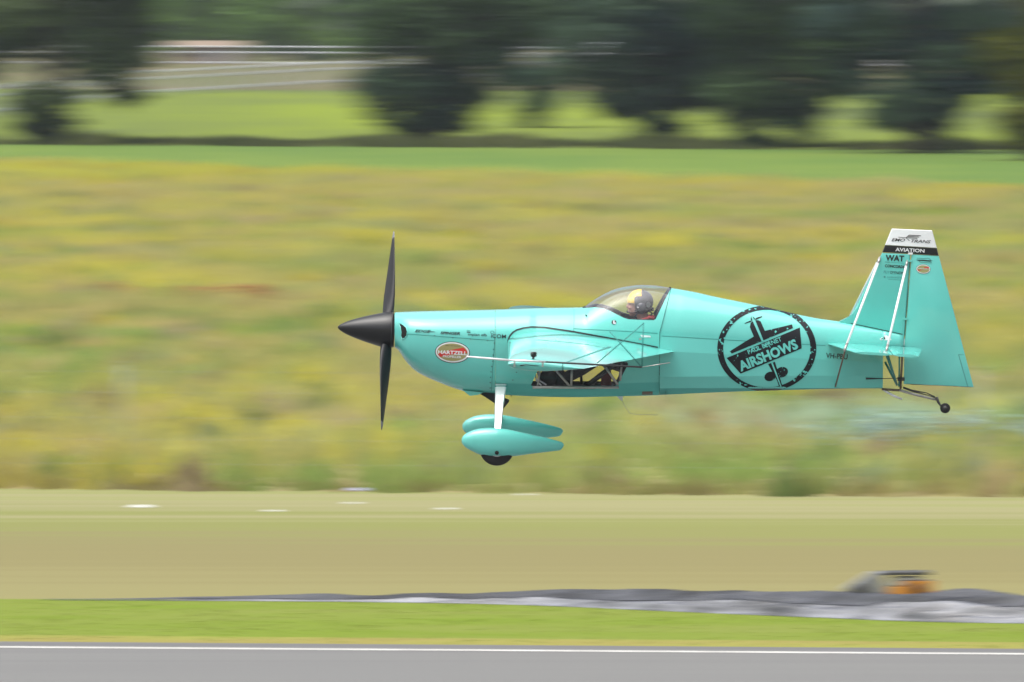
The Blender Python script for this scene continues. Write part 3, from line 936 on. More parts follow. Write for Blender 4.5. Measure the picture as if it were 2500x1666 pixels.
# trim the upper rear edge of this section along the canopy's rear bow and the vertical seam
rear_edge = [(P(1610, 975, -.37).x, -2), (P(1610, 975, -.37).x, P(1606, 812, -.37).z), (P(1637.5, 703).x + .012, P(1637.5, 690).z), (P(1637.5, 690).x, 2), (3, 2), (3, -2)]
tail_f = cut(bm, rear_edge)
bmesh.ops.delete(bm, geom=tail_f, context='FACES')
liner = bm.copy()
cockpit = frombm('fuselage_centre_section', bm, 'teal', plane)
bmesh.ops.recalc_face_normals(liner, faces=liner.faces)
for v in liner.verts:
    v.co -= v.normal * 0.012
bmesh.ops.reverse_faces(liner, faces=liner.faces)
frombm('cockpit_lining', liner, 'interior', plane, recalc=False)
canopy = frombm('canopy', can, 'canopy_glass', plane)
for s in (-1, 1):
    frombm('belly_window', win[s], 'canopy_glass', plane)

bm = loft(frange(1600, 2155, 9), True)
bmesh.ops.recalc_face_normals(bm, faces=bm.faces)
fwd = [(P(1611, 975, -.37).x, -2), (P(1611, 975, -.37).x, P(1607, 812, -.37).z), (P(1638, 703).x + .016, P(1638, 690).z), (P(1638, 690).x, 2), (-3, 2), (-3, -2)]
ff = cut(bm, fwd)
bmesh.ops.delete(bm, geom=ff, context='FACES')
me = bpy.data.meshes.new('rear_fuselage'); 
zline = {}
for f in bm.faces:
    c = f.calc_center_median()
    sx = c.x * K + 1250
    f.smooth = c.z > P(sx, zp_f(sx), -w_f(sx) * .965).z
# extra top skin between the bow of the canopy and the rear former
bm.to_mesh(me); bm.free()
rear = link('rear_fuselage', me, plane, 'teal')
bm = loft([1590 + i * 4 for i in range(16)], False)
keep = [(P(1607, 812, -.37).x, P(1606, 812, -.37).z - .002), (P(1637.5, 703).x + .014, P(1637.5, 690).z), (P(1652, 690).x, P(1652, 690).z), (P(1652, 812).x, P(1652, 812, -.37).z - .002)]
bm.free()

# undersides get a darker, matte teal: their shade is put into the colour
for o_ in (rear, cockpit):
    o_.data.materials.append(MATS['teal_shaded'])
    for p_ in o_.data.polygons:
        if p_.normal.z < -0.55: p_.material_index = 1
# tail end above the tailplane
def tail_cone():
    bm = bmesh.new(); rows = []
    for sx in frange(2154, 2204, 10):
        w = w_f(sx); zt = P(sx, zt_f(sx)).z; zb = P(sx, 869, -w).z
        n = 24
        rows.append([bm.verts.new(((sx - 1250) / K, w * 1.0 * (abs(math.sin(a)) ** .8) * (1 if math.sin(a) > 0 else -1), (zt + zb) / 2 + (zt - zb) / 2 * math.cos(a))) for a in [2 * math.pi * j / n for j in range(n)]])
    n = 24
    for a, b_ in zip(rows, rows[1:]):
        for j in range(n): bm.faces.new((a[j], a[(j+1) % n], b_[(j+1) % n], b_[j]))
    bm.faces.new(rows[0][::-1]); bm.faces.new(rows[-1])
    return frombm('tail_cone', bm, 'teal', plane)
cone = tail_cone()
# rear bulkhead closing the lower fuselage
X, half = section(2154.5, True)
pts = [(X, y, z) for y, z in half] + [(X, -y, z) for y, z in half[-2:0:-1]]
pyd('rear_bulkhead', pts, [tuple(range(len(pts)))], 'brown_tube', plane, smooth=False)
# firewall and seat-back bulkhead close the cockpit
for sx, nm in ((1225, 'firewall'), (1625, 'seat_bulkhead')):
    X, half = section(sx, False)
    pts = [(X, y * .95, z - .02) for y, z in half] + [(X, -y * .95, z - .02) for y, z in half[-2:0:-1]]
    if nm == 'seat_bulkhead':
        zc = P(1625, 790).z
        pts = [(x + (zc - min(z, zc)) * 0, y, min(z, zc)) for x, y, z in pts]
    pyd(nm, pts, [tuple(range(len(pts)))], 'interior', plane, smooth=False)

# --- decals: flat outlines laid on the skin
def bvh_of(objs):
    vs, fs = [], []
    for o in objs:
        k0 = len(vs)
        vs += [v.co.copy() for v in o.data.vertices]
        fs += [[i + k0 for i in p.vertices] for p in o.data.polygons]
    return BVHTree.FromPolygons(vs, fs)
def onto(bvh, X, zs, off):
    for it in range(40):
        o = Vector((X, -3, zs + 3 * TE)); d = Vector((0, 1, -TE)).normalized()
        hit, nrm, _, _ = bvh.ray_cast(o, d)
        if hit is not None:
            if nrm.dot(d) > 0: nrm = -nrm
            return hit + nrm * off
        zs -= 0.004 if zs > 0 else -0.004
    return None
def decal_bm(name, bm, bvh, material, parent, off=0.003, grid=0.03):
    """bm holds faces in the X-Z plane in 'seen' coordinates"""
    if grid and bm.verts:
        for ax, no in ((0, (1, 0, 0)), (2, (0, 0, 1))):
            lo = min(v.co[ax] for v in bm.verts); hi = max(v.co[ax] for v in bm.verts)
            c = math.floor(lo / grid) * grid + grid
            while c < hi:
                co = [0, 0, 0]; co[ax] = c
                bmesh.ops.bisect_plane(bm, geom=bm.verts[:] + bm.edges[:] + bm.faces[:], dist=1e-6, plane_co=co, plane_no=no)
                c += grid
    dead = []
    for v in bm.verts:
        q = onto(bvh, v.co.x, v.co.z, off)
        if q is None: dead.append(v)
        else: v.co = q
    if dead: bmesh.ops.delete(bm, geom=dead, context='VERTS')
    bmesh.ops.recalc_face_normals(bm, faces=bm.faces)
    for f in bm.faces:
        if f.normal.y > 0: f.normal_flip()
    return frombm(name, bm, material, parent, smooth=True, recalc=False)
def s2(x, y): return ((x - 1250.0) / K, 0.0, (833.0 - y) / K)
def poly_bm(polys):
    bm = bmesh.new()
    for p in polys:
        vs = [bm.verts.new(s2(*q)) for q in p]
        es = [bm.edges.new((vs[i - 1], vs[i])) for i in range(len(vs))]
        bmesh.ops.triangle_fill(bm, use_beauty=True, use_dissolve=False, edges=es)
    return bm
def ribbon(pts, width):
    out = []
    for i, p in enumerate(pts):
        a, b_ = Vector(pts[max(i - 1, 0)]), Vector(pts[min(i + 1, len(pts) - 1)])
        d = (b_ - a).normalized(); n = Vector((-d.y, d.x)) * width / 2
        out.append((Vector(p) + n, Vector(p) - n))
    return [[tuple(out[i][0]), tuple(out[i + 1][0]), tuple(out[i + 1][1]), tuple(out[i][1])] for i in range(len(out) - 1)]
def ell(cx, cy, a, b_, rot=0.0, n=40):
    c, s = math.cos(rot), math.sin(rot)
    return [(cx + a * math.cos(t) * c - b_ * math.sin(t) * s, cy + a * math.cos(t) * s + b_ * math.sin(t) * c) for t in [2 * math.pi * i / n for i in range(n)]]
def text_bm(txt, p0, p1, height, shear=0.0, bold=0.0, spacing=1.0):
    """lettering fitted between two baseline points (pixels) with a given capital height"""
    cu = bpy.data.curves.new('lettering', 'FONT')
    cu.body = txt; cu.size = 1.0; cu.shear = shear; cu.offset = bold; cu.resolution_u = 3; cu.space_character = spacing
    cu.fill_mode = 'BOTH'
    o = bpy.data.objects.new('lettering', cu); COL.objects.link(o)
    dg = bpy.context.evaluated_depsgraph_get(); dg.update()
    me = bpy.data.meshes.new_from_object(o.evaluated_get(dg))
    bpy.data.objects.remove(o); bpy.data.curves.remove(cu)
    bm = bmesh.new(); bm.from_mesh(me); bpy.data.meshes.remove(me)
    xs = [v.co.x for v in bm.verts]; ys = [v.co.y for v in bm.verts]
    x0, x1 = min(xs), max(xs); ymin, ymax = min(ys), max(ys)
    a, b_ = Vector(p0), Vector(p1); d = b_ - a; L = d.length; d.normalize(); up = Vector((d.y, -d.x))
    for v in bm.verts:
        u = (v.co.x - x0) / (x1 - x0) * L
        h = (v.co.y - ymin) / (ymax - ymin) * height
        q = a + d * u + up * h
        v.co = s2(q.x, q.y)
    bmesh.ops.triangulate(bm, faces=bm.faces)
    return bm
BV = bvh_of([cowling, cockpit, rear, cone])
def dpoly(name, polys, material, parent, bvh=BV, off=0.003, grid=0.03):
    return decal_bm(name, poly_bm(polys), bvh, material, parent, off, grid)
def dtext(name, txt, p0, p1, h, material, parent, shear=0.0, bold=0.0, bvh=None, off=0.005, grid=0.02, spacing=1.0):
    return decal_bm(name, text_bm(txt, p0, p1, h, shear, bold, spacing), bvh or BV, material, parent, off, grid)

# emblem on the rear fuselage
def z4(x, y): return (1700 + x / 5.8825, 720 + y / 5.8825)
def zz4(pts): return [z4(*p) for p in pts]
N = 120
ring = []
for i in range(N):
    a0, a1 = 2 * math.pi * i / N, 2 * math.pi * (i + 1) / N
    f = lambda a, rx, ry: (1870.5 + rx * math.cos(a), 851.5 + ry * math.sin(a))
    ring.append([f(a0, 121, 104.5), f(a1, 121, 104.5), f(a1, 106.5, 94.5), f(a0, 106.5, 94.5)])
dpoly('emblem_ring', ring, 'worn_black', rear, grid=0.025)
silh = [zz4([(470, 812), (500, 845), (928, 668), (800, 380), (772, 405), (760, 465), (815, 600), (700, 668)]),
        zz4([(838, 368), (880, 368), (915, 385), (935, 430), (975, 520), (1365, 428), (1380, 480), (955, 655)]),
        zz4([(675, 412), (760, 376), (793, 372), (775, 392), (690, 417)]), zz4([(838, 345), (870, 326), (942, 308), (936, 322), (860, 357), (832, 362)]),
        zz4([(778, 308), (798, 368), (772, 366)]), zz4([(798, 310), (832, 340), (824, 364)]),
        zz4([(1022, 996), (1066, 978), (1206, 1335), (1178, 1310), (1150, 1228)]), zz4([(1086, 974), (1120, 962), (1232, 1318), (1222, 1332)]),
        ell(*z4(1052, 1172), 84 / 5.88, 66 / 5.88, -0.35, 28), ell(*z4(1218, 1112), 92 / 5.88, 74 / 5.88, -0.35, 28)]
dpoly('emblem_aeroplane', silh, 'worn_black', rear, grid=0.03)
dpoly('emblem_stripe', [zz4([(1064, 976), (1086, 970), (1222, 1330), (1206, 1336)])], 'teal', rear, off=0.005)
dpoly('emblem_banner', [zz4([(425, 908), (1478, 472), (1505, 770), (628, 1133)])], 'worn_black', rear, grid=0.025)
dtext('emblem_lettering', 'PAUL BERNET', z4(742, 858), z4(1222, 662), 66 / 5.88, 'teal', rear, bold=0.02, off=0.0085)
dtext('emblem_lettering', 'AIRSHOWS', z4(632, 1106), z4(1462, 772), 152 / 5.88, 'teal', rear, bold=0.04, off=0.0085)
dtext('registration', 'VH-PBU', z4(1852, 908), z4(2162, 930), 74 / 5.88, 'black', rear, bold=0.012)

# cowling and fuselage markings
def z7(x, y): return (980 + x / 7.843, 780 + y / 7.843)
badge = dpoly('maker_badge', [ell(*z7(982, 632), 42.5, 26.3, 0.05)], 'black', cowling, off=0.003)
dpoly('badge_rim', [ell(*z7(982, 630), 40.8, 24.6, 0.05)], 'white', badge, off=0.0045)
dpoly('badge_field', [ell(*z7(980, 628), 37.0, 21.2, 0.05)], 'gold', badge, off=0.006)
dpoly('badge_slash', [[z7(*q) for q in ((700, 652), (930, 590), (1195, 540), (1250, 600), (1268, 640), (1000, 668), (800, 705), (745, 715))]], 'red', badge, off=0.0075)
dtext('badge_lettering', 'HARTZELL', z7(708, 655), z7(1258, 684), 9.0, 'white', badge, bold=0.03, off=0.0095)
dtext('badge_lettering', 'PROPELLER', z7(800, 722), z7(1150, 742), 5.4, 'white', badge, bold=0.02, off=0.0095)
dtext('badge_lettering', 'BUILT ON HONOR', z7(850, 508), z7(1125, 524), 2.4, 'black', badge, off=0.0095)
dtext('sponsor_lettering', 'EDGE', z7(268, 248), z7(570, 262), 6.6, 'black', cowling, shear=0.35, bold=0.02)
dpoly('sponsor_stroke', [[z7(*q) for q in ((530, 232), (645, 236), (645, 244), (530, 246))]], 'black', cowling)
dtext('sponsor_lettering', 'SPINGER', z7(750, 285), z7(1125, 300), 6.6, 'black', cowling, shear=0.25, bold=0.03)
dtext('sponsor_lettering', 'avplan efb', z7(1275, 322), z7(1635, 340), 7.6, 'black', cowling, bold=0.012)
dpoly('sponsor_mark', ribbon([z7(1255, 215), z7(1320, 222)], .8) + ribbon([z7(1255, 245), z7(1325, 250)], 2.2), 'black', cowling)
dtext('sponsor_lettering', 'iCOM', z7(1715, 352), z7(2000, 368), 9.4, 'black', cowling, bold=0.012)
o1, i1 = ell(*z7(1738, 250), 4.2, 3.6, 0, 24), ell(*z7(1738, 250), 3.3, 2.8, 0, 24)
dpoly('sponsor_mark', [[o1[i - 1], o1[i], i1[i], i1[i - 1]] for i in range(24)], 'black', cowling)
# seams
def seam(pts, w, parent, m='teal_line', bvh=None, name='panel_seam'): return dpoly(name, ribbon(pts, w), m, parent, bvh or BV, off=0.0022, grid=0.03)
seam([(997, 816), (1064, 821), (1128, 826), (1206, 832)], 1.3, cowling)
seam([(1209, 760), (1209, 800), (1207, 850), (1203, 900), (1200, 955)], 1.4, cockpit)
seam([(1401, 755), (1401, 780), (1400, 812)], 1.0, cockpit)
seam([(1401, 803), (1470, 806.5), (1540, 810), (1604, 814.5)], 1.3, cockpit)
seam([(1614, 820.7), (1660, 823.5), (1700, 826), (1870, 836), (2014, 844)], 1.3, rear)
dpoly('wing_root_seal', ribbon([(1240, 838), (1241, 829), (1245, 820), (1252, 812), (1262, 806), (1278, 801.5), (1297, 799), (1330, 800), (1400, 810.5), (1500, 828.5), (1612, 850)], 3.6), 'black', cockpit, off=0.004)
# screws along the cowling seams
scr = [ell(x, y, 1.5, 1.2, 0, 8) for x, y in [(1062, 820), (1106, 825), (1149, 828), (1190, 831), (1207, 838), (1205, 853), (1204, 867), (1203, 882), (1201, 895), (1199, 908), (1198, 921), (1197, 934), (1197, 947), (1261, 909), (1252, 928)]]
dpoly('fasteners', scr, 'dark_steel', cowling, off=0.004, grid=0)
dpoly('fuel_cap', [ell(1498, 787.5, 6, 5.5, 0, 20)], 'dark_steel', cockpit, off=0.003)
dpoly('fuel_cap_face', [[(1496, 783), (1500, 783), (1499, 788), (1503, 788), (1502, 792), (1496, 791)]], 'aluminium', cockpit, off=0.005)
dpoly('belly_vent', [[(1567, 956), (1593, 956), (1593, 964), (1567, 964)]], 'brown_tube', cockpit, off=0.002)
dpoly('step_plate', [[(1400, 947), (1420, 944.5), (1454, 945), (1452, 949.5), (1402, 949.5)]], 'black', cockpit, off=0.004)
dpoly('walkway_mark', [[(1562, 818), (1586, 820), (1588, 824), (1566, 824)]], 'white', cockpit, off=0.004)
dpoly('static_port', [ell(1562, 828, 3.5, 2.6, 0, 12)], 'steel', cockpit, off=0.004)

# cowling air intakes (one each cheek): a dark patch painted for the shade inside, with a rounded lip
cowl_bvh = bvh_of([cowling])
for s in (-1, 1):
    pts = [(975, 789), (985, 793), (993, 800), (996, 810), (995, 819), (990, 826), (983, 828), (980, 820), (981, 812), (979, 800)]
    o = dpoly('air_intake_shade', [pts], 'hole_shade', cowling, off=0.003, grid=0.012)
    lip = [onto(cowl_bvh, s2(*q)[0], s2(*q)[2], 0.002) for q in pts]
    lo = tube('intake_lip', lip + [lip[0]], 0.006, 'teal', o, 6)
    if s == 1:
        for q in (o, lo):
            for v in q.data.vertices: v.co.y = -v.co.y
            q.data.flip_normals()

# canopy frame: dark sill strip just inside the skin, both sides, and rear bow
sill = [(P(x, y, -wat(x, y)), wat(x, y)) for x, y in can_pts[:13]]
for s in (-1, 1):
    bm = bmesh.new()
    add_tube(bm, [Vector((q.x, s * max(0, abs(q.y) - .012), q.z - .003)) for q, _ in sill[:9]], 0.011, 6)
    add_tube(bm, [Vector((q.x - .006, s * max(0, abs(q.y) - .012), q.z)) for q, _ in sill[9:]], 0.013, 6)
    frombm('canopy_frame', bm, 'interior', canopy)
# instrument coaming and seat
pyd('instrument_coaming', [P(1428, 753, y) if 0 else Vector((P(1428, 0).x, y, P(0, 757).z - abs(y) * .12)) for y in (-.27, 0, .27)] + [Vector((P(1482, 0).x, y, P(0, 762).z - abs(y) * .35)) for y in (-.30, 0, .30)] + [Vector((P(1486, 0).x, y, P(0, 840).z)) for y in (-.30, 0, .30)],
    [(0, 1, 4, 3), (1, 2, 5, 4), (3, 4, 7, 6), (4, 5, 8, 7)], 'interior', plane)
bm = bmesh.new()
add_box(bm, (P(1606, 0).x, 0, P(0, 830).z), (0.05, 0.42, 0.44)); add_box(bm, (P(1570, 0).x, 0, P(0, 905).z), (0.36, 0.42, 0.07))
so = frombm('seat', bm, 'interior', plane, smooth=False)
bv = so.modifiers.new('bevel', 'BEVEL'); bv.width = 0.02; bv.segments = 2
for s in (-1, 1):
    tube('shoulder_harness', [Vector((P(1604, 0).x, s * .10, P(0, 779).z)), Vector((P(1585, 0).x, s * .11, P(0, 774).z)), Vector((P(1562, 0).x, s * .12, P(0, 782).z)), Vector((P(1552, 0).x, s * .10, P(0, 830).z))], 0.019, 'red_cloth', so, 8, flat=((0, 1, 0), 1.3))

# steel tube frame seen through the belly windows
def FT(pts, r, m='steel', y=0.0, name='frame_tube'): return tube(name, [P(a, b_, 0) * 1.0 + Vector((0, y, -y * TE)) for a, b_ in pts], r, m, plane, 8)
for s in (-.335, .335):
    FT([(1355, 902), (1390, 943)], .012, y=s); FT([(1396, 900), (1394, 943)], .012, y=s)
    FT([(1472, 890), (1508, 940)], .012, y=s); FT([(1518, 880), (1513, 930)], .012, y=s)
    FT([(1320, 890), (1312, 943)], .010, y=s)
    FT([(1300, 946), (1510, 946)], .014, y=s)
FT([(1430, 944), (1500, 890)], .026, 'black', y=-.30, name='seat_strut')
FT([(1418, 890), (1420, 940)], .014, 'black', y=.1, name='control_stick')
FT([(1306, 912), (1310, 930), (1322, 942)], .008, 'aluminium', y=-.30, name='cable'); FT([(1312, 908), (1317, 930), (1334, 940)], .008, 'aluminium', y=-.29, name='cable')
bm = bmesh.new(); add_tube(bm, [P(1338, 922) + Vector((0, -.18, .013)), P(1338, 922) + Vector((0, .18, -.013))], .085, 20); frombm('smoke_tank', bm, 'interior', plane)
bm = bmesh.new(); add_box(bm, (P(1480, 0).x, .05, P(0, 925).z), (.10, .2, .13)); frombm('foot_box', bm, 'red_cloth', plane, smooth=False)
bm = bmesh.new(); add_box(bm, (P(1400, 0).x, 0, P(0, 946).z), (.80, .40, .015)); frombm('cockpit_floor', bm, 'machine_grey', plane, smooth=False)

# --- spinner and propeller (axis tilted up 3.3 degrees)
AX = R(3.3)
hub = P(945, 806.3)
ax = Vector((-math.cos(AX), 0, math.sin(AX)))            # forward
upv = Vector((math.sin(AX), 0, math.cos(AX)))
sidev = Vector((0, 1, 0))
def revolve(name, prof, material, parent, n=40):
    bm = bmesh.new(); rings = []
    for u, r in prof:
        if r < 1e-4: rings.append([bm.verts.new(hub + ax * u)])
        else: rings.append([bm.verts.new(hub + ax * u + (upv * math.cos(2*math.pi*j/n) + sidev * math.sin(2*math.pi*j/n)) * r) for j in range(n)])
    for a, b_ in zip(rings, rings[1:]):
        for j in range(n):
            if len(a) == 1: bm.faces.new((a[0], b_[(j+1) % n], b_[j]))
            elif len(b_) == 1: bm.faces.new((a[j], a[(j+1) % n], b_[0]))
            else: bm.faces.new((a[j], a[(j+1) % n], b_[(j+1) % n], b_[j]))
    return frombm(name, bm, material, parent)
L0 = (945 - 824) / K
prof = [(L0 * 1.0, 0)] + [(L0 * (1 - t), 0.180 * (t * 1.02) ** 0.62 if t < .98 else .180) for t in (.01, .03, .06, .1, .16, .24, .33, .43, .54, .66, .78, .9)] + [(-0.01, .1825), (-.040, .1825)]
spinner = revolve('spinner', prof, 'spinner_black', plane)
revolve('spinner_backplate', [(-.041, .1835), (-.052, .1835), (-.053, .17), (-.075, .165)], 'dark_steel', plane)
def blade(lean, seed):
    """one blade: stations along its own axis; twisted, scimitar outline"""
    bdir = upv * math.cos(lean) + sidev * math.sin(lean)
    tdir = ax.cross(bdir).normalized()
    RR = 1.076
    st = [(0.06, .050, .050, 60), (.14, .058, .046, 52), (.22, .072, .034, 46), (.34, .086, .026, 37), (.5, .088, .019, 29), (.66, .078, .014, 23), (.8, .062, .010, 19), (.9, .046, .007, 17), (.955, .032, .005, 16), (1.0, .008, .002, 16)]
    bm = bmesh.new(); rows = []
    for f, c, th, tw in st:
        a = R(90 - tw * 1.0)
        cd = ax * math.cos(a) + tdir * math.sin(a)
        nd = ax * math.sin(a) - tdir * math.cos(a)
        o = hub + bdir * RR * f - ax * 0.006 * f
        n = 14
        rows.append([bm.verts.new(o + cd * (c * math.cos(2*math.pi*j/n) * (1.0)) + nd * (th * math.sin(2*math.pi*j/n))) for j in range(n)])
    for a, b_ in zip(rows, rows[1:]):
        for j in range(len(a)): bm.faces.new((a[j], a[(j+1) % len(a)], b_[(j+1) % len(a)], b_[j]))
    bm.faces.new(rows[0][::-1]); bm.faces.new(rows[-1])
    bmesh.ops.recalc_face_normals(bm, faces=bm.faces)
    me = bpy.data.meshes.new('propeller_blade'); bm.to_mesh(me); bm.free()
    me.polygons.foreach_set('use_smooth', [True] * len(me.polygons))
    o = link('propeller_blade', me, plane, 'blade')
    return o, bdir, RR
for lean in (R(28), R(208)):
    o, bd, RR = blade(lean, 1)
    # pale tip: outer sleeve
    me = o.data.copy(); bm = bmesh.new(); bm.from_mesh(me)
    geom = bm.verts[:] + bm.edges[:] + bm.faces[:]
    bmesh.ops.bisect_plane(bm, geom=geom, dist=1e-5, plane_co=hub + bd * RR * .925, plane_no=bd, clear_inner=True)
    bmesh.ops.recalc_face_normals(bm, faces=bm.faces)
    for v in bm.verts: v.co += v.normal * 0.0012
    frombm('blade_tip', bm, 'blade_tip', o)
    bpy.data.meshes.remove(me)

# --- wings
DIH = math.tan(R(0.45))
INC = 0.060
def airfoil(n=18):
    xs = [0.5 * (1 - math.cos(math.pi * i / n)) for i in range(n + 1)]
    t = lambda x: 5 * 0.15 * (.2969 * math.sqrt(x) - .126 * x - .3516 * x**2 + .2843 * x**3 - .1036 * x**4)
    return xs, [t(x) for x in xs]
def wing_row(y, c0=0.0, c1=1.0, n=18, shrink=1.0):
    """closed outline of a section at span y between two chord fractions"""
    ay = abs(y)
    f = (ay - .40) / (3.72 - .40)
    chord = (402 + (178 - 402) * f) / K
    xle = (1239 + (1240.5 - 1239) * f - 1250) / K
    zle = P(1240, 835, -.40).z + (ay - .40) * (DIH if y < 0 else DIH * 1.5)
    xs, ts = airfoil(n)
    xs = [c0 + (c1 - c0) * x for x in xs]
    tt = lambda x: 5 * 0.15 * (.2969 * math.sqrt(max(x, 0)) - .126 * x - .3516 * x**2 + .2843 * x**3 - .1036 * x**4)
    up = [(x, tt(x)) for x in xs]; dn = [(x, -tt(x)) for x in xs[::-1]]
    return [Vector((xle + x * chord, y, zle - x * chord * INC + t_ * chord * shrink)) for x, t_ in up + dn]
def wing_mesh(name, ys, c0, c1, parent, endround=False, material='teal'):
    bm = bmesh.new(); rows = []
    for y in ys: rows.append([bm.verts.new(p) for p in wing_row(y, c0, c1)])
    if endround:
        y = ys[-1]; s = 1 if y > 0 else -1
        for dy, k_ in ((.018, .92), (.032, .72), (.042, .40), (.045, .05)):
            rows.append([bm.verts.new(Vector((p.x, p.y + s * dy, p.z))) for p in wing_row(y, c0, c1, shrink=k_)])
    n = len(rows[0])
    for a, b_ in zip(rows, rows[1:]):
        for j in range(n): bm.faces.new((a[j], a[(j+1) % n], b_[(j+1) % n], b_[j]))
    bm.faces.new(rows[0][::-1]); bm.faces.new(rows[-1])
    bmesh.ops.remove_doubles(bm, verts=bm.verts, dist=1e-5)
    return frombm(name, bm, material, parent)
def autosm(o, ang=40):
    for p in o.data.polygons: p.use_smooth = True
    try: o.data.set_sharp_from_angle(angle=R(ang))
    except Exception: pass
wings = {}
for s in (-1, 1):
    w = wing_mesh('wing', [s * .30, s * .8, s * 1.18], 0, 1.0, plane); autosm(w)
    # outer panel joined to the same wing
    w2 = wing_mesh('wing_outer', [s * 1.1795, s * 2.0, s * 2.9, s * 3.68], 0, .705, plane, True); autosm(w2)
    bm = bmesh.new(); bm.from_mesh(w.data); bm.from_mesh(w2.data); bm.to_mesh(w.data); bm.free()
    m2 = w2.data; bpy.data.objects.remove(w2); bpy.data.meshes.remove(m2)
    autosm(w)
    al = wing_mesh('aileron', [s * 1.20, s * 2.0, s * 2.9, s * 3.68], .720, 1.0, w, True); autosm(al)
    wings[s] = w
    # dark hinge gap strip
    g = wing_mesh('aileron_gap', [s * 1.195, s * 2.4, s * 3.66], .700, .725, w, False, 'teal_line')
    for v in g.data.vertices: v.co.z += 0
near = wings[-1]
WB = bvh_of([near])
# inspection seam on the near wing
seam([(1310, 830), (1360, 834), (1420, 840), (1481, 850)], 0.8, near, bvh=WB)
# tip fence plate of the near wing: sight frame, boom and camera
ty = -3.76
def WP(x, y_): return P(x, y_, ty)
tube('pitot_boom', [WP(1139, 871), WP(1243, 880)], [.008, .011], 'white', near, 10)
sight = tube('sight_rail', [WP(1240, 880), WP(1330, 884), WP(1567, 897)], [.009, .009, .009], 'dark_steel', near, 8)
tube('sight_rail_sleeve', [WP(1240, 879.8), WP(1332, 884)], .0105, 'aluminium', sight, 8)
for a, b_ in (((1572, 789), (1458, 887)), ((1488, 809), (1567, 897)), ((1571, 788), (1567, 897))):
    tube('sight_rod', [WP(*a), WP(*b_)], .0055, 'teal_line', sight, 6)
tube('sight_rod', [WP(1567, 897), WP(1636, 886)], .004, 'steel', sight, 6)
for x in (1256, 1325):
    bm = bmesh.new(); add_box(bm, WP(x, 889), (.016, .03, .055)); frombm('sight_bracket', bm, 'steel', sight, smooth=False)
bm = bmesh.new(); add_box(bm, WP(1303, 868) + Vector((0, .12, 0)), (.058, .04, .046)); 
bmesh.ops.bevel(bm, geom=bm.edges[:], offset=.006, segments=2, affect='EDGES')
camo = frombm('action_camera', bm, 'black', near, smooth=False)
tube('camera_mount', [WP(1303, 872) + Vector((0, .12, 0)), WP(1301, 882) + Vector((0, .10, 0))], .012, 'black', camo, 8)
bm = bmesh.new(); add_tube(bm, [WP(1303, 866) + Vector((-.01, .098, 0)), WP(1303, 866) + Vector((-.01, .09, 0))], .014, 14); frombm('camera_lens', bm, 'dark_steel', camo)
tube('tip_marking', [P(1270, 893, -3.735), P(1284, 891, -3.735), P(1315, 894, -3.735)], [.008, .004, .003], 'black', near, 6)

# --- tail surfaces
def slab(name, outline, thick, material, parent, taper=None, y0=0.0):
    """flat tail surface with softly rounded edges; outline in pixels on the centreline"""
    bm = bmesh.new()
    pts = [P(x, y_) for x, y_ in outline]
    c = sum(pts, Vector()) / len(pts)
    rows = []
    for yy, k_ in ((-thick, .014), (-thick * .9, .005), (-thick * .4, .0), (thick * .4, .0), (thick * .9, .005), (thick, .014)):
        rows.append([bm.verts.new(p + (c - p).normalized() * k_ + Vector((0, yy + y0, 0))) for p in pts])
    n = len(pts)
    for a, b_ in zip(rows, rows[1:]):
        for j in range(n): bm.faces.new((a[j], a[(j+1) % n], b_[(j+1) % n], b_[j]))
    bm.faces.new(rows[0][::-1]); bm.faces.new(rows[-1])
    o = frombm(name, bm, material, parent); autosm(o, 30)
    return o
fin = slab('fin', [(2040, 790), (2052, 784), (2066, 777), (2078, 768), (2090, 750), (2118, 690), (2147, 630), (2153, 617), (2222.3, 620.5), (2219.3, 660), (2206, 845), (2190, 822), (2076, 794)], .030, 'teal', plane)
rudder = slab('rudder', [(2224.3, 620.5), (2291.3, 624.4), (2328, 759), (2356, 866), (2377.5, 946), (2290, 942), (2206, 938.5), (2208, 845), (2221.2, 660)], .024, 'teal', plane)
white_tip = slab('white_tip', [(2160.2, 598), (2176.5, 558), (2275, 562.5), (2286.6, 605.4)], .024, 'white', rudder)
black_band = slab('black_band', [(2153.4, 615.6), (2160, 598.6), (2286.8, 606), (2291.2, 623.8), (2224, 619.6)], .0242, 'black', rudder)
RB = bvh_of([fin, rudder, white_tip, black_band])
def z8(x, y): return (2120 + x / 10.455, 550 + y / 10.455)
KW = dict(bvh=RB, off=.005, grid=.1)
dtext('sponsor_lettering', 'EMO', z8(582, 405), z8(925, 420), 7.4, 'black', rudder, shear=.3, bold=.012, **KW)
dtext('sponsor_lettering', 'TRANS', z8(1080, 436), z8(1580, 460), 7.4, 'black', rudder, shear=.3, bold=.012, **KW)
dpoly('sponsor_bird', ribbon([z8(760, 303), z8(950, 318), z8(1040, 398)], 1.3) + ribbon([z8(950, 318), z8(1030, 250)], 1.3) + ribbon([z8(1030, 252), z8(1330, 268)], 1.6) + ribbon([z8(1000, 282), z8(1285, 300)], 1.6) + ribbon([z8(960, 316), z8(1240, 332)], 1.6), 'black', rudder, RB, off=.005, grid=.1)
dtext('sponsor_lettering', 'AVIATION', z8(678, 662), z8(1420, 702), 9.0, 'white', rudder, bold=.02, **KW)
dtext('sponsor_lettering', 'WAT', z8(425, 905), z8(900, 930), 15.0, 'black', fin, bold=.035, **KW)
dpoly('sponsor_rule', ribbon([z8(415, 935), z8(545, 945)], .9) + ribbon([z8(560, 945), z8(900, 970)], .4), 'black', fin, RB, off=.004, grid=.1)
dtext('sponsor_lettering', 'CONCORDE', z8(412, 1072), z8(925, 1104), 7.2, 'black', fin, bold=.035, **KW)
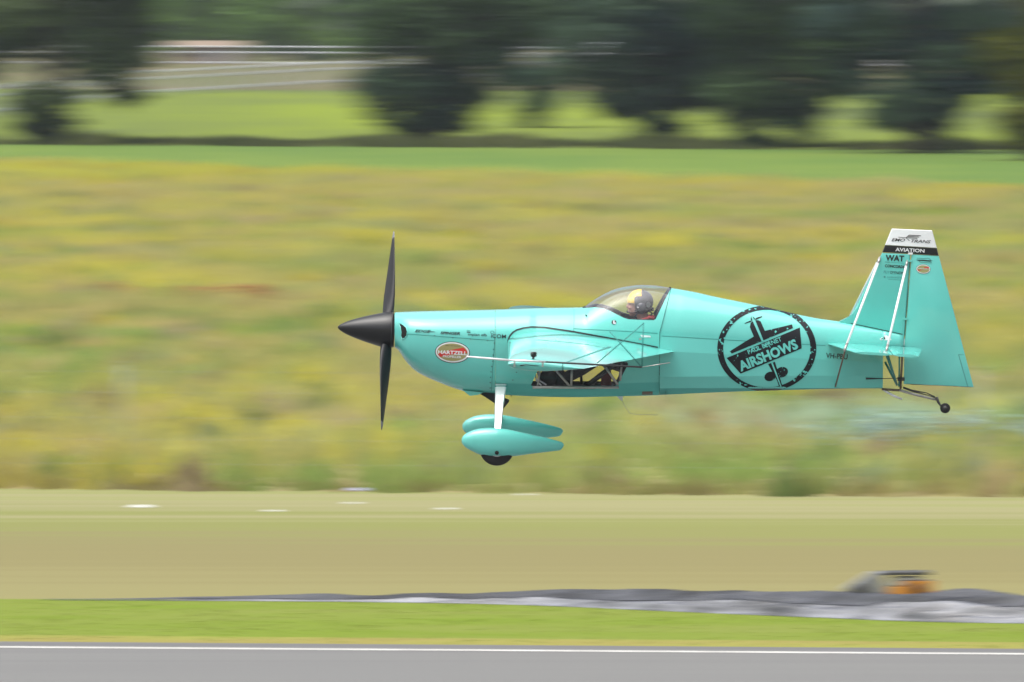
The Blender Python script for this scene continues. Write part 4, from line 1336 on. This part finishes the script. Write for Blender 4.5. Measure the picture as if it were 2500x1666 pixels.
dtext('sponsor_lettering', 'FLY', z8(385, 1222), z8(525, 1236), 6.4, 'grey_print', fin, **KW)
dtext('sponsor_lettering', 'DYNON', z8(555, 1236), z8(910, 1258), 6.6, 'black', fin, bold=.012, **KW)
dtext('sponsor_lettering', 'LUSKINTYRE', z8(478, 1346), z8(930, 1366), 4.2, 'grey_print', fin, **KW)
dpoly('sponsor_mark', [ell(*z8(408, 1318), 2.4, 2.2, 0, 6)] + ribbon([z8(500, 1380), z8(880, 1405)], .7), 'grey_print', fin, RB, off=.004, grid=.1)
dpoly('sponsor_mark', [[z8(*q) for q in ((1205, 880), (1400, 880), (1640, 905), (1560, 925), (1420, 912), (1280, 905))]] + ribbon([z8(1230, 840), z8(1420, 850), z8(1520, 840), z8(1590, 885)], .8) + ribbon([z8(1280, 915), z8(1340, 955), z8(1610, 958)], .8), 'black', rudder, RB, off=.004, grid=.1)
bd2 = dpoly('maker_badge', [ell(*z8(1395, 1118), 17.6, 11.6, 0.05)], 'black', rudder, RB, off=.0035, grid=.1)
dpoly('badge_rim', [ell(*z8(1395, 1118), 16.9, 11.0, 0.05)], 'white', bd2, RB, off=.0045, grid=.1)
dpoly('badge_field', [ell(*z8(1395, 1118), 15.0, 9.2, 0.05)], 'gold', bd2, RB, off=.0055, grid=.1)
dpoly('badge_slash', [[z8(*q) for q in ((1410, 1075), (1530, 1060), (1545, 1095), (1400, 1100))], [z8(*q) for q in ((1240, 1130), (1370, 1130), (1290, 1165), (1262, 1160))]], 'red', bd2, RB, off=.0065, grid=.1)
dtext('badge_lettering', 'HARTZELL', z8(1265, 1120), z8(1540, 1128), 3.0, 'white', bd2, bvh=RB, off=.0075, grid=.1)
seam([(2221.5, 621), (2218, 660), (2205.8, 845)], 2.4, fin, 'grey_print', RB, 'hinge_gap')
seam([(2076.5, 790), (2140, 803), (2203, 816.5)], 1.8, fin, 'black', bvh_of([fin, cone, rear]), 'fin_root_seal')
seam([(2340, 866), (2363, 945)], 1.4, rudder, 'grey_print', RB, 'trim_tab_gap'); seam([(2340, 866), (2356, 867)], 1.0, rudder, 'grey_print', RB, 'trim_tab_gap')
seam([(2206, 938), (2290, 942.5), (2372, 946)], 1.6, rudder, 'brown_tube', RB, 'lower_edge')
for x, y_ in ((2221, 637), (2210, 779), (2222, 619)):
    bm = bmesh.new(); add_box(bm, P(x, y_, -.032), (.045, .012, .02)); frombm('rudder_hinge', bm, 'teal' if y_ != 619 else 'white', rudder, smooth=False)

# tailplane halves with elevators
def tailplane(s):
    def row(y, xl, xr, z0, z1):
        # thin symmetric section between two points
        out = []
        n = 10
        for i in range(n + 1):
            f = i / n; th = (.003 if i in (0, n) else .010 if i == 1 else .013 if i < n - 1 else .009)
            out.append(Vector((xl + (xr - xl) * f, y, z0 + (z1 - z0) * f + th)))
        for i in range(n, -1, -1):
            f = i / n; th = (.003 if i in (0, n) else .010 if i == 1 else .013 if i < n - 1 else .009)
            out.append(Vector((xl + (xr - xl) * f, y, z0 + (z1 - z0) * f - th)))
        return out
    Z = lambda sx: P(sx, 839 + (sx - 2016) * .062, -.12).z
    def X(sx): return (sx - 1250) / K
    YT = 1.13
    def part(name, xa0, xb0, xa1, xb1, parent, ya=.06):
        bm = bmesh.new()
        rows = [[bm.verts.new(v) for v in row(s * y, X(a), X(b_), Z(a), Z(b_))] for y, a, b_ in ((ya, xa0, xb0), (.5, xa0 + (xa1 - xa0) * .42, xb0 + (xb1 - xb0) * .42), (YT, xa1, xb1), (YT + .015, xa1 + 4, xb1 - 2))]
        n = len(rows[0])
        for a, b_ in zip(rows, rows[1:]):
            for j in range(n): bm.faces.new((a[j], a[(j+1) % n], b_[(j+1) % n], b_[j]))
        bm.faces.new(rows[0][::-1]); bm.faces.new(rows[-1])
        o = frombm(name, bm, 'teal', parent); autosm(o, 45); return o
    st = part('tailplane', 2014, 2163, 2077, 2168, plane)
    part('elevator', 2165, 2251, 2170, 2232, st, .10)
    return st
for s in (-1, 1):
    st = tailplane(s)
    yw = s * .80
    def Q(sx, sy, y): return P(sx, sy, -abs(y)) if s < 0 else Vector((P(sx, sy, -abs(y)).x, abs(y), P(sx, sy, -abs(y)).z))
    for (a, b_) in (((2147, 631), (2064, 850)), ((2214, 638), (2165, 853))):
        top = P(a[0], a[1], 0) + Vector((0, s * .03, 0)); bot = Q(b_[0], b_[1], .80)
        w = tube('bracing_wire', [top, bot], .0125, 'white', plane, 8, flat=((0, 1, 0), .5))
        tube('wire_fitting', [top.lerp(bot, -.01), top.lerp(bot, .05)], .013, 'steel', w, 8)
        tube('wire_fitting', [bot.lerp(top, -.03), bot.lerp(top, .05)], .013, 'steel', w, 8)
    bot = Q(2064, 853, .80)
    tube('lower_strut', [bot, Vector((P(2039, 0).x, s * .12, P(2039, 944, -.12).z))], .009, 'brown_tube', plane, 8)
    bot = Q(2165, 858, .80)
    tube('lower_strut', [bot, Vector((P(2190, 0).x, s * .02, P(2190, 940).z))], .010, 'teal_line', plane, 8)
dpoly('stabiliser_slot', [[(2147, 828), (2158, 820), (2164, 819), (2175, 828), (2175, 831), (2149, 831)]], 'white', cone, bvh_of([cone, rear]), off=.003)
dpoly('slot_shadow', [[(2149, 829), (2158, 822), (2161, 829)]], 'hole_shade', cone, bvh_of([cone, rear]), off=.005)
# tail post frame, rudder cable
tube('rudder_post', [P(2203, 866), P(2199, 950)], .011, 'brown_tube', plane, 8)
tube('tail_tube', [P(2196, 868), P(2195, 945)], .008, 'teal_line', plane, 8)
tube('tail_tube', [P(2153, 951), P(2200, 954)], .012, 'brown_tube', plane, 8)
tube('tail_tube', [P(2161, 884), P(2191, 942)], .011, 'teal_line', plane, 8)
tube('rudder_cable', [P(2114, 925, -.105), P(2150, 925, -.09), P(2200, 924, -.04)], [.010, .004, .004], 'black', plane, 6)
bm = bmesh.new(); add_box(bm, P(2200, 926), (.07, .05, .035)); frombm('rudder_horn', bm, 'dark_steel', plane, smooth=False)
tube('tail_skid', [P(2156, 952), P(2180, 966), P(2203, 976)], [.009, .012, .008], 'aluminium', plane, 8)
spring = tube('tailwheel_spring', [P(2196, 953), P(2230, 963), P(2286, 977)], [.014, .013, .010], 'steel', plane, 8)
tube('tailwheel_fork', [P(2287, 970), P(2291, 982), P(2296, 990), P(2307, 996)], [.013, .014, .010, .009], 'dark_steel', spring, 8)
bm = bmesh.new(); add_tube(bm, [P(2308, 997.5, -.022), P(2308, 997.5, -.018), P(2308, 997.5, .018), P(2308, 997.5, .022)], [.044, .051, .051, .044], 24)
tw = frombm('tailwheel', bm, 'rubber', plane)
bm = bmesh.new(); add_tube(bm, [P(2308, 997.5, -.026), P(2308, 997.5, .026)], .024, 16); frombm('rim', bm, 'dark_steel', tw)
tube('steering_spring', [P(2205, 946), P(2226, 954), P(2262, 960), P(2283, 970)], [.007, .010, .005, .007], 'dark_steel', spring, 6)
tube('steering_spring', [P(2205, 948, .06), P(2228, 956, .06), P(2270, 967, .05), P(2288, 974, .03)], [.006, .008, .004, .006], 'dark_steel', spring, 6)

# --- undercarriage
def fairing(yc):
    """wheel spat: sections along its length, each a superellipse"""
    dy = -yc * TE
    top = lerp_table([(1127, 1072), (1131, 1065), (1140, 1058), (1155, 1051), (1175, 1047), (1198, 1045.5), (1230, 1048), (1280, 1058), (1330, 1069), (1360, 1077), (1372, 1081), (1376.5, 1086)])
    bot = lerp_table([(1127, 1082), (1131, 1088), (1140, 1096), (1155, 1104), (1174, 1112.5), (1200, 1117.5), (1220, 1118), (1256, 1115), (1300, 1109), (1350, 1103), (1369, 1100), (1374, 1094), (1376.5, 1089)])
    wid = lerp_table([(1127, .018), (1131, .045), (1140, .07), (1160, .095), (1200, .11), (1250, .10), (1320, .06), (1365, .028), (1376.5, .010)])
    ps = 1 - .85 / 100
    bm = bmesh.new(); rows = []
    n = 28
    for sx in [1127, 1128.5, 1131, 1135, 1140, 1147] + frange(1155, 1355, 10) + [1362, 1368, 1372, 1375, 1376.5]:
        # shape is measured on the near spat (y = -.85)
        zt, zb = P(sx, top(sx), -.85).z, P(sx, bot(sx), -.85).z
        w = wid(sx)
        X = P(sx, 0, -.85).x
        row = []
        for j in range(n):
            a = 2 * math.pi * j / n
            cy, cz = math.sin(a), math.cos(a)
            row.append(bm.verts.new((X, yc + w * math.copysign(abs(cy) ** .8, cy), (zt + zb) / 2 + (zt - zb) / 2 * math.copysign(abs(cz) ** .85, cz))))
        rows.append(row)
    for a, b_ in zip(rows, rows[1:]):
        for j in range(n): bm.faces.new((a[j], a[(j+1) % n], b_[(j+1) % n], b_[j]))
    bm.faces.new(rows[0][::-1]); bm.faces.new(rows[-1])
    return frombm('wheel_fairing', bm, 'teal', plane)
for s in (-1, 1):
    yc = s * .85
    fr = fairing(yc)
    c = P(1213, 1095.5, -.85); c = Vector((c.x, yc, c.z))
    bm = bmesh.new()
    add_tube(bm, [c + Vector((0, d_, 0)) for d_ in (-.065, -.055, -.03, .03, .055, .065)], [.135, .158, .171, .171, .158, .135], 40)
    wh = frombm('wheel', bm, 'rubber', plane)
    bm = bmesh.new(); add_tube(bm, [c + Vector((0, -.068, 0)), c + Vector((0, .068, 0))], .08, 20); frombm('rim', bm, 'aluminium', wh)
    # dark disc standing in for the shaded axle opening
    ah = P(1213, 1107, -.96); bm = bmesh.new(); add_tube(bm, [Vector((ah.x, yc + s * .090, ah.z)), Vector((ah.x, yc + s * .108, ah.z))], .020, 18); frombm('axle_hole_shade', bm, 'hole_shade', fr)
    # flat aluminium leg, bending outwards
    def leg_pts():
        a = P(1223, 940, -.30); m = P(1218.5, 995, -.60); b_ = P(1215, 1052, -.83)
        return [(a, 13.5 / K, .30), (a.lerp(m, .5), 12 / K, .46), (m, 10.5 / K, .60), (m.lerp(b_, .5), 9.3 / K, .72), (b_, 8.6 / K, .83)]
    bm = bmesh.new(); rows = []
    lp = leg_pts()
    for i, (q, hw, yy) in enumerate(lp):
        nx = lp[min(i + 1, len(lp) - 1)]; pv = lp[max(i - 1, 0)]
        d = Vector((0, s * (nx[2] - pv[2]), nx[0].z - pv[0].z)).normalized()
        nrm = Vector((0, d.z, -d.y)) * .011
        o = Vector((q.x, s * yy, q.z))
        X1 = Vector((hw, 0, 0))
        rows.append([bm.verts.new(v) for v in (o - X1 + nrm * .4, o - X1 * .8 + nrm, o + X1 * .8 + nrm, o + X1 + nrm * .4, o + X1 - nrm * .4, o + X1 * .8 - nrm, o - X1 * .8 - nrm, o - X1 - nrm * .4)])
    for a, b_ in zip(rows, rows[1:]):
        for j in range(8): bm.faces.new((a[j], a[(j+1) % 8], b_[(j+1) % 8], b_[j]))
    bm.faces.new(rows[0][::-1]); bm.faces.new(rows[-1])
    lg = frombm('landing_gear_leg', bm, 'aluminium', plane, smooth=False)
    bm = bmesh.new(); add_box(bm, Vector((lp[0][0].x, s * .30, P(1223, 943, -.30).z)), (.125, .09, .012)); frombm('leg_collar', bm, 'teal_line', lg, smooth=False)
# exhaust fairing and belly bits
def wedge_part(name, outline, y0, y1, material):
    bm = bmesh.new()
    a = [bm.verts.new(P(x, y_) + Vector((0, y0, 0))) for x, y_ in outline]; b_ = [bm.verts.new(P(x, y_) + Vector((0, y1, 0))) for x, y_ in outline]
    n = len(a)
    for j in range(n): bm.faces.new((a[j], a[(j+1) % n], b_[(j+1) % n], b_[j]))
    bm.faces.new(a[::-1]); bm.faces.new(b_)
    return frombm(name, bm, material, plane, smooth=False)
wedge_part('exhaust_outlet', [(1165, 956), (1185, 968), (1209, 984), (1232, 993), (1243, 979), (1222, 970), (1222, 956)], -.13, .13, 'interior')
for yy in (-.1, .1):
    tube('exhaust_pipe', [P(1205, 972) + Vector((0, yy, 0)), P(1233, 990) + Vector((0, yy, 0))], .03, 'dark_steel', plane, 12)
wedge_part('cowl_lip', [(1130, 950), (1147, 963.5), (1168, 961), (1180, 955)], -.2, .2, 'teal')
wedge_part('belly_fin_antenna', [(1503, 966), (1522, 966), (1519, 980), (1513, 976)], -.004, .004, 'white')
tube('whip_antenna', [P(1519, 978), P(1524, 990), P(1538, 1010), P(1555, 1013), P(1605, 1014)], .0022, 'steel', plane, 5)
for x, y_ in ((1247, 966), (1696, 948)):
    tube('drain_pipe', [P(x, y_ - 4), P(x + 1, y_ + 3)], .006, 'dark_steel', plane, 6)

# ================================================================== the pilot
pilot = empty('person', tuple(plane.location)); pilot.rotation_euler = (ROLL, 0, 0)
tag(pilot, 'pilot in dark helmet with yellow visor patch seated under the canopy, looking ahead', 'person')
def blob(bm, c, r, n=16):
    bmesh.ops.create_uvsphere(bm, u_segments=n, v_segments=n // 2 + 2, radius=1.0, matrix=Matrix.Translation(Vector(c)) @ Matrix.Diagonal((r[0], r[1], r[2], 1)))
def remesh(o, v, sm=4):
    m = o.modifiers.new('skin', 'REMESH'); m.mode = 'VOXEL'; m.voxel_size = v; m.use_smooth_shade = True
    if sm:
        q = o.modifiers.new('smooth', 'SMOOTH'); q.iterations = sm; q.factor = 0.5
H = P(1560, 744)
def hp(dx, dy, dz): return H + Vector((dx, dy, dz))
def body(bm, g, head=True):
    if head:
        blob(bm, hp(.005, 0, .02), (.098, .076, .105)); blob(bm, hp(-.045, 0, -.045), (.062, .058, .075))     # skull, face
        blob(bm, hp(-.068, 0, -.098), (.030, .030, .022))                      # chin
        blob(bm, hp(-.112, 0, -.018), (.016, .012, .022)); blob(bm, hp(-.104, 0, .004), (.014, .010, .022))    # nose
        blob(bm, hp(-.098, 0, -.056), (.012, .024, .008)); blob(bm, hp(-.096, 0, -.068), (.012, .022, .009))   # lips
        blob(bm, hp(-.088, 0, .022), (.016, .05, .012))                       # brow
        for s in (-1, 1):
            blob(bm, hp(-.082, s * .036, -.028), (.022, .02, .018)); blob(bm, hp(.01, s * .078, -.01), (.020, .010, .030))
        add_tube(bm, [hp(.02, 0, -.06), hp(.045, 0, -.16)], [.055, .06], 14)
    t0, t1 = hp(.05, 0, -.19), hp(.10, 0, -.58)
    blob(bm, hp(.055, 0, -.24), (.10 + g, .175 + g, .10 + g)); blob(bm, hp(.065, 0, -.36), (.115 + g, .165 + g, .15 + g)); blob(bm, hp(.085, 0, -.54), (.115 + g, .155 + g, .14 + g))
    for s in (-1, 1):
        blob(bm, hp(.055, s * .185, -.215), (.065 + g, .06 + g, .06 + g))
        add_tube(bm, [hp(.055, s * .20, -.21), hp(.02, s * .235, -.35), hp(-.01, s * .235, -.47)], [.055 + g, .047 + g, .040 + g], 12)
        add_tube(bm, [hp(-.01, s * .235, -.47), hp(-.12, s * .16, -.47), hp(-.23, s * .06, -.44)], [.040 + g, .036 + g, .027 + g], 12)
        add_tube(bm, [hp(.08, s * .09, -.60), hp(-.18, s * .13, -.58), hp(-.40, s * .13, -.52)], [.085 + g, .072 + g, .055 + g], 12)
        add_tube(bm, [hp(-.40, s * .13, -.52), hp(-.58, s * .12, -.64), hp(-.74, s * .11, -.74)], [.055 + g, .05 + g, .035 + g], 12)
        blob(bm, hp(-.79, s * .11, -.72), (.04 + g, .04 + g, .10 + g))
        if head:
            blob(bm, hp(-.265, s * .045, -.435), (.045, .022, .04))
            for f in range(4):
                z = -.408 - f * .02
                add_tube(bm, [hp(-.285, s * .05, z), hp(-.325 + abs(f - 1) * .004, s * .035, z - .003), hp(-.320, s * .005, z - .006)], [.0095, .009, .008], 8)
            add_tube(bm, [hp(-.26, s * .03, -.41), hp(-.285, s * .005, -.395), hp(-.31, -s * .01, -.40)], [.011, .010, .009], 8)
bm = bmesh.new(); body(bm, 0.0)
pb = frombm('body', bm, 'skin', pilot); remesh(pb, .0065)
bm = bmesh.new(); body(bm, .012, False); add_tube(bm, [hp(.03, 0, -.155), hp(.05, 0, -.21)], [.068, .09], 14)
fs = frombm('flight_suit', bm, 'suit', pilot); remesh(fs, .012)
# helmet: open at the face, with ear cup, visor patch and boom microphone
bm = bmesh.new()
bmesh.ops.create_uvsphere(bm, u_segments=40, v_segments=28, radius=1.0)
for v in bm.verts:
    x, y, z = v.co
    v.co = hp(.012 + x * .125 * (1.04 if x > 0 else 1), y * .108, .032 + z * (.118 if z > 0 else .135))
dele = []
for f in bm.faces:
    q = f.calc_center_median() - H
    if (q.x < -.038 and q.z < .026) or q.z < -.088 - .25 * (q.x) * 0: dele.append(f)
bmesh.ops.delete(bm, geom=dele, context='FACES')
he = frombm('helmet', bm, 'helmet', pilot); sd_ = he.modifiers.new('thick', 'SOLIDIFY'); sd_.thickness = .012; sd_.offset = -1
bm = bmesh.new()
bmesh.ops.create_uvsphere(bm, u_segments=64, v_segments=44, radius=1.0)
for v in bm.verts:
    x, y, z = v.co
    v.co = hp(.012 + x * .129 * (1.04 if x > 0 else 1), y * .112, .032 + z * (.122 if z > 0 else .139))
kill = []
for f in bm.faces:
    q = f.calc_center_median() - H
    sx, sy = 1250 + (H.x + q.x) * K, 833 - (H.z + q.z + q.y * TE) * K
    u, v_ = (sx - 1380) * 7.843, (sy - 670) * 7.843
    a = q.y
    inn = (q.x < .012 + abs(q.y) * -.02) and q.z > .022 and q.z < .135
    dx, dz = q.x - .012, q.z - .032
    rr_ = math.hypot(dx, dz); an = math.degrees(math.atan2(dz, -dx))
    if not (-6 < an < 96 and rr_ > .070 - .00022 * abs(an - 45)): kill.append(f)
bmesh.ops.delete(bm, geom=kill, context='FACES')
frombm('visor_patch', bm, 'yellow', he)
for s in (-1, 1):
    bm = bmesh.new(); blob(bm, hp(.022, s * .100, -.03), (.052, .026, .058)); frombm('ear_cup', bm, 'helmet', he)
    bm = bmesh.new(); blob(bm, hp(-.012, s * .117, -.022), (.012, .010, .010)); frombm('helmet_stud', bm, 'steel', he)
    tube('chin_strap', [hp(-.01, s * .090, -.07), hp(-.04, s * .06, -.112), hp(-.05, 0, -.125)], .008, 'suit', he, 8)
tube('boom_microphone', [hp(-.01, -.112, -.05), hp(-.06, -.10, -.078), hp(-.105, -.05, -.075), hp(-.116, -.02, -.068)], [.005, .004, .004, .011], 'black', he, 8)
tube('helmet_cable', [hp(.10, -.06, -.06), hp(.13, -.05, -.08), hp(.10, -.05, -.13), hp(.06, -.06, -.17)], .009, 'rubber', he, 8)
bm = bmesh.new(); add_box(bm, hp(.128, 0, -.045), (.035, .10, .03)); frombm('cable_socket', bm, 'rubber', he, smooth=False)
bm = bmesh.new(); 
bmesh.ops.create_circle(bm, cap_ends=True, radius=.028, segments=18, matrix=Matrix.Translation(hp(.092, -.090, .005)) @ Matrix.Rotation(R(38), 4, 'Z') @ Matrix.Rotation(R(90), 4, 'X'))
frombm('helmet_crest', bm, 'steel', he, smooth=False)

# ------------------------------------------------------------------ thin summer haze
m = bpy.data.materials.new('haze'); m.use_nodes = True
nt = m.node_tree; nt.nodes.clear()
out = nt.nodes.new('ShaderNodeOutputMaterial'); pv = nt.nodes.new('ShaderNodeVolumePrincipled')
pv.inputs['Color'].default_value = (0.80, 0.88, 1.0, 1)
pv.inputs['Density'].default_value = 0.00007
pv.inputs['Anisotropy'].default_value = 0.2
nt.links.new(pv.outputs[0], out.inputs['Volume'])
MATS['haze'] = m
bm = bmesh.new(); add_box(bm, (0, 3400, 12.5), (8400, 7300, 27.0))
tag(frombm('haze', bm, 'haze', smooth=False), 'thin pale haze in the air over the fields', 'haze', kind='stuff')
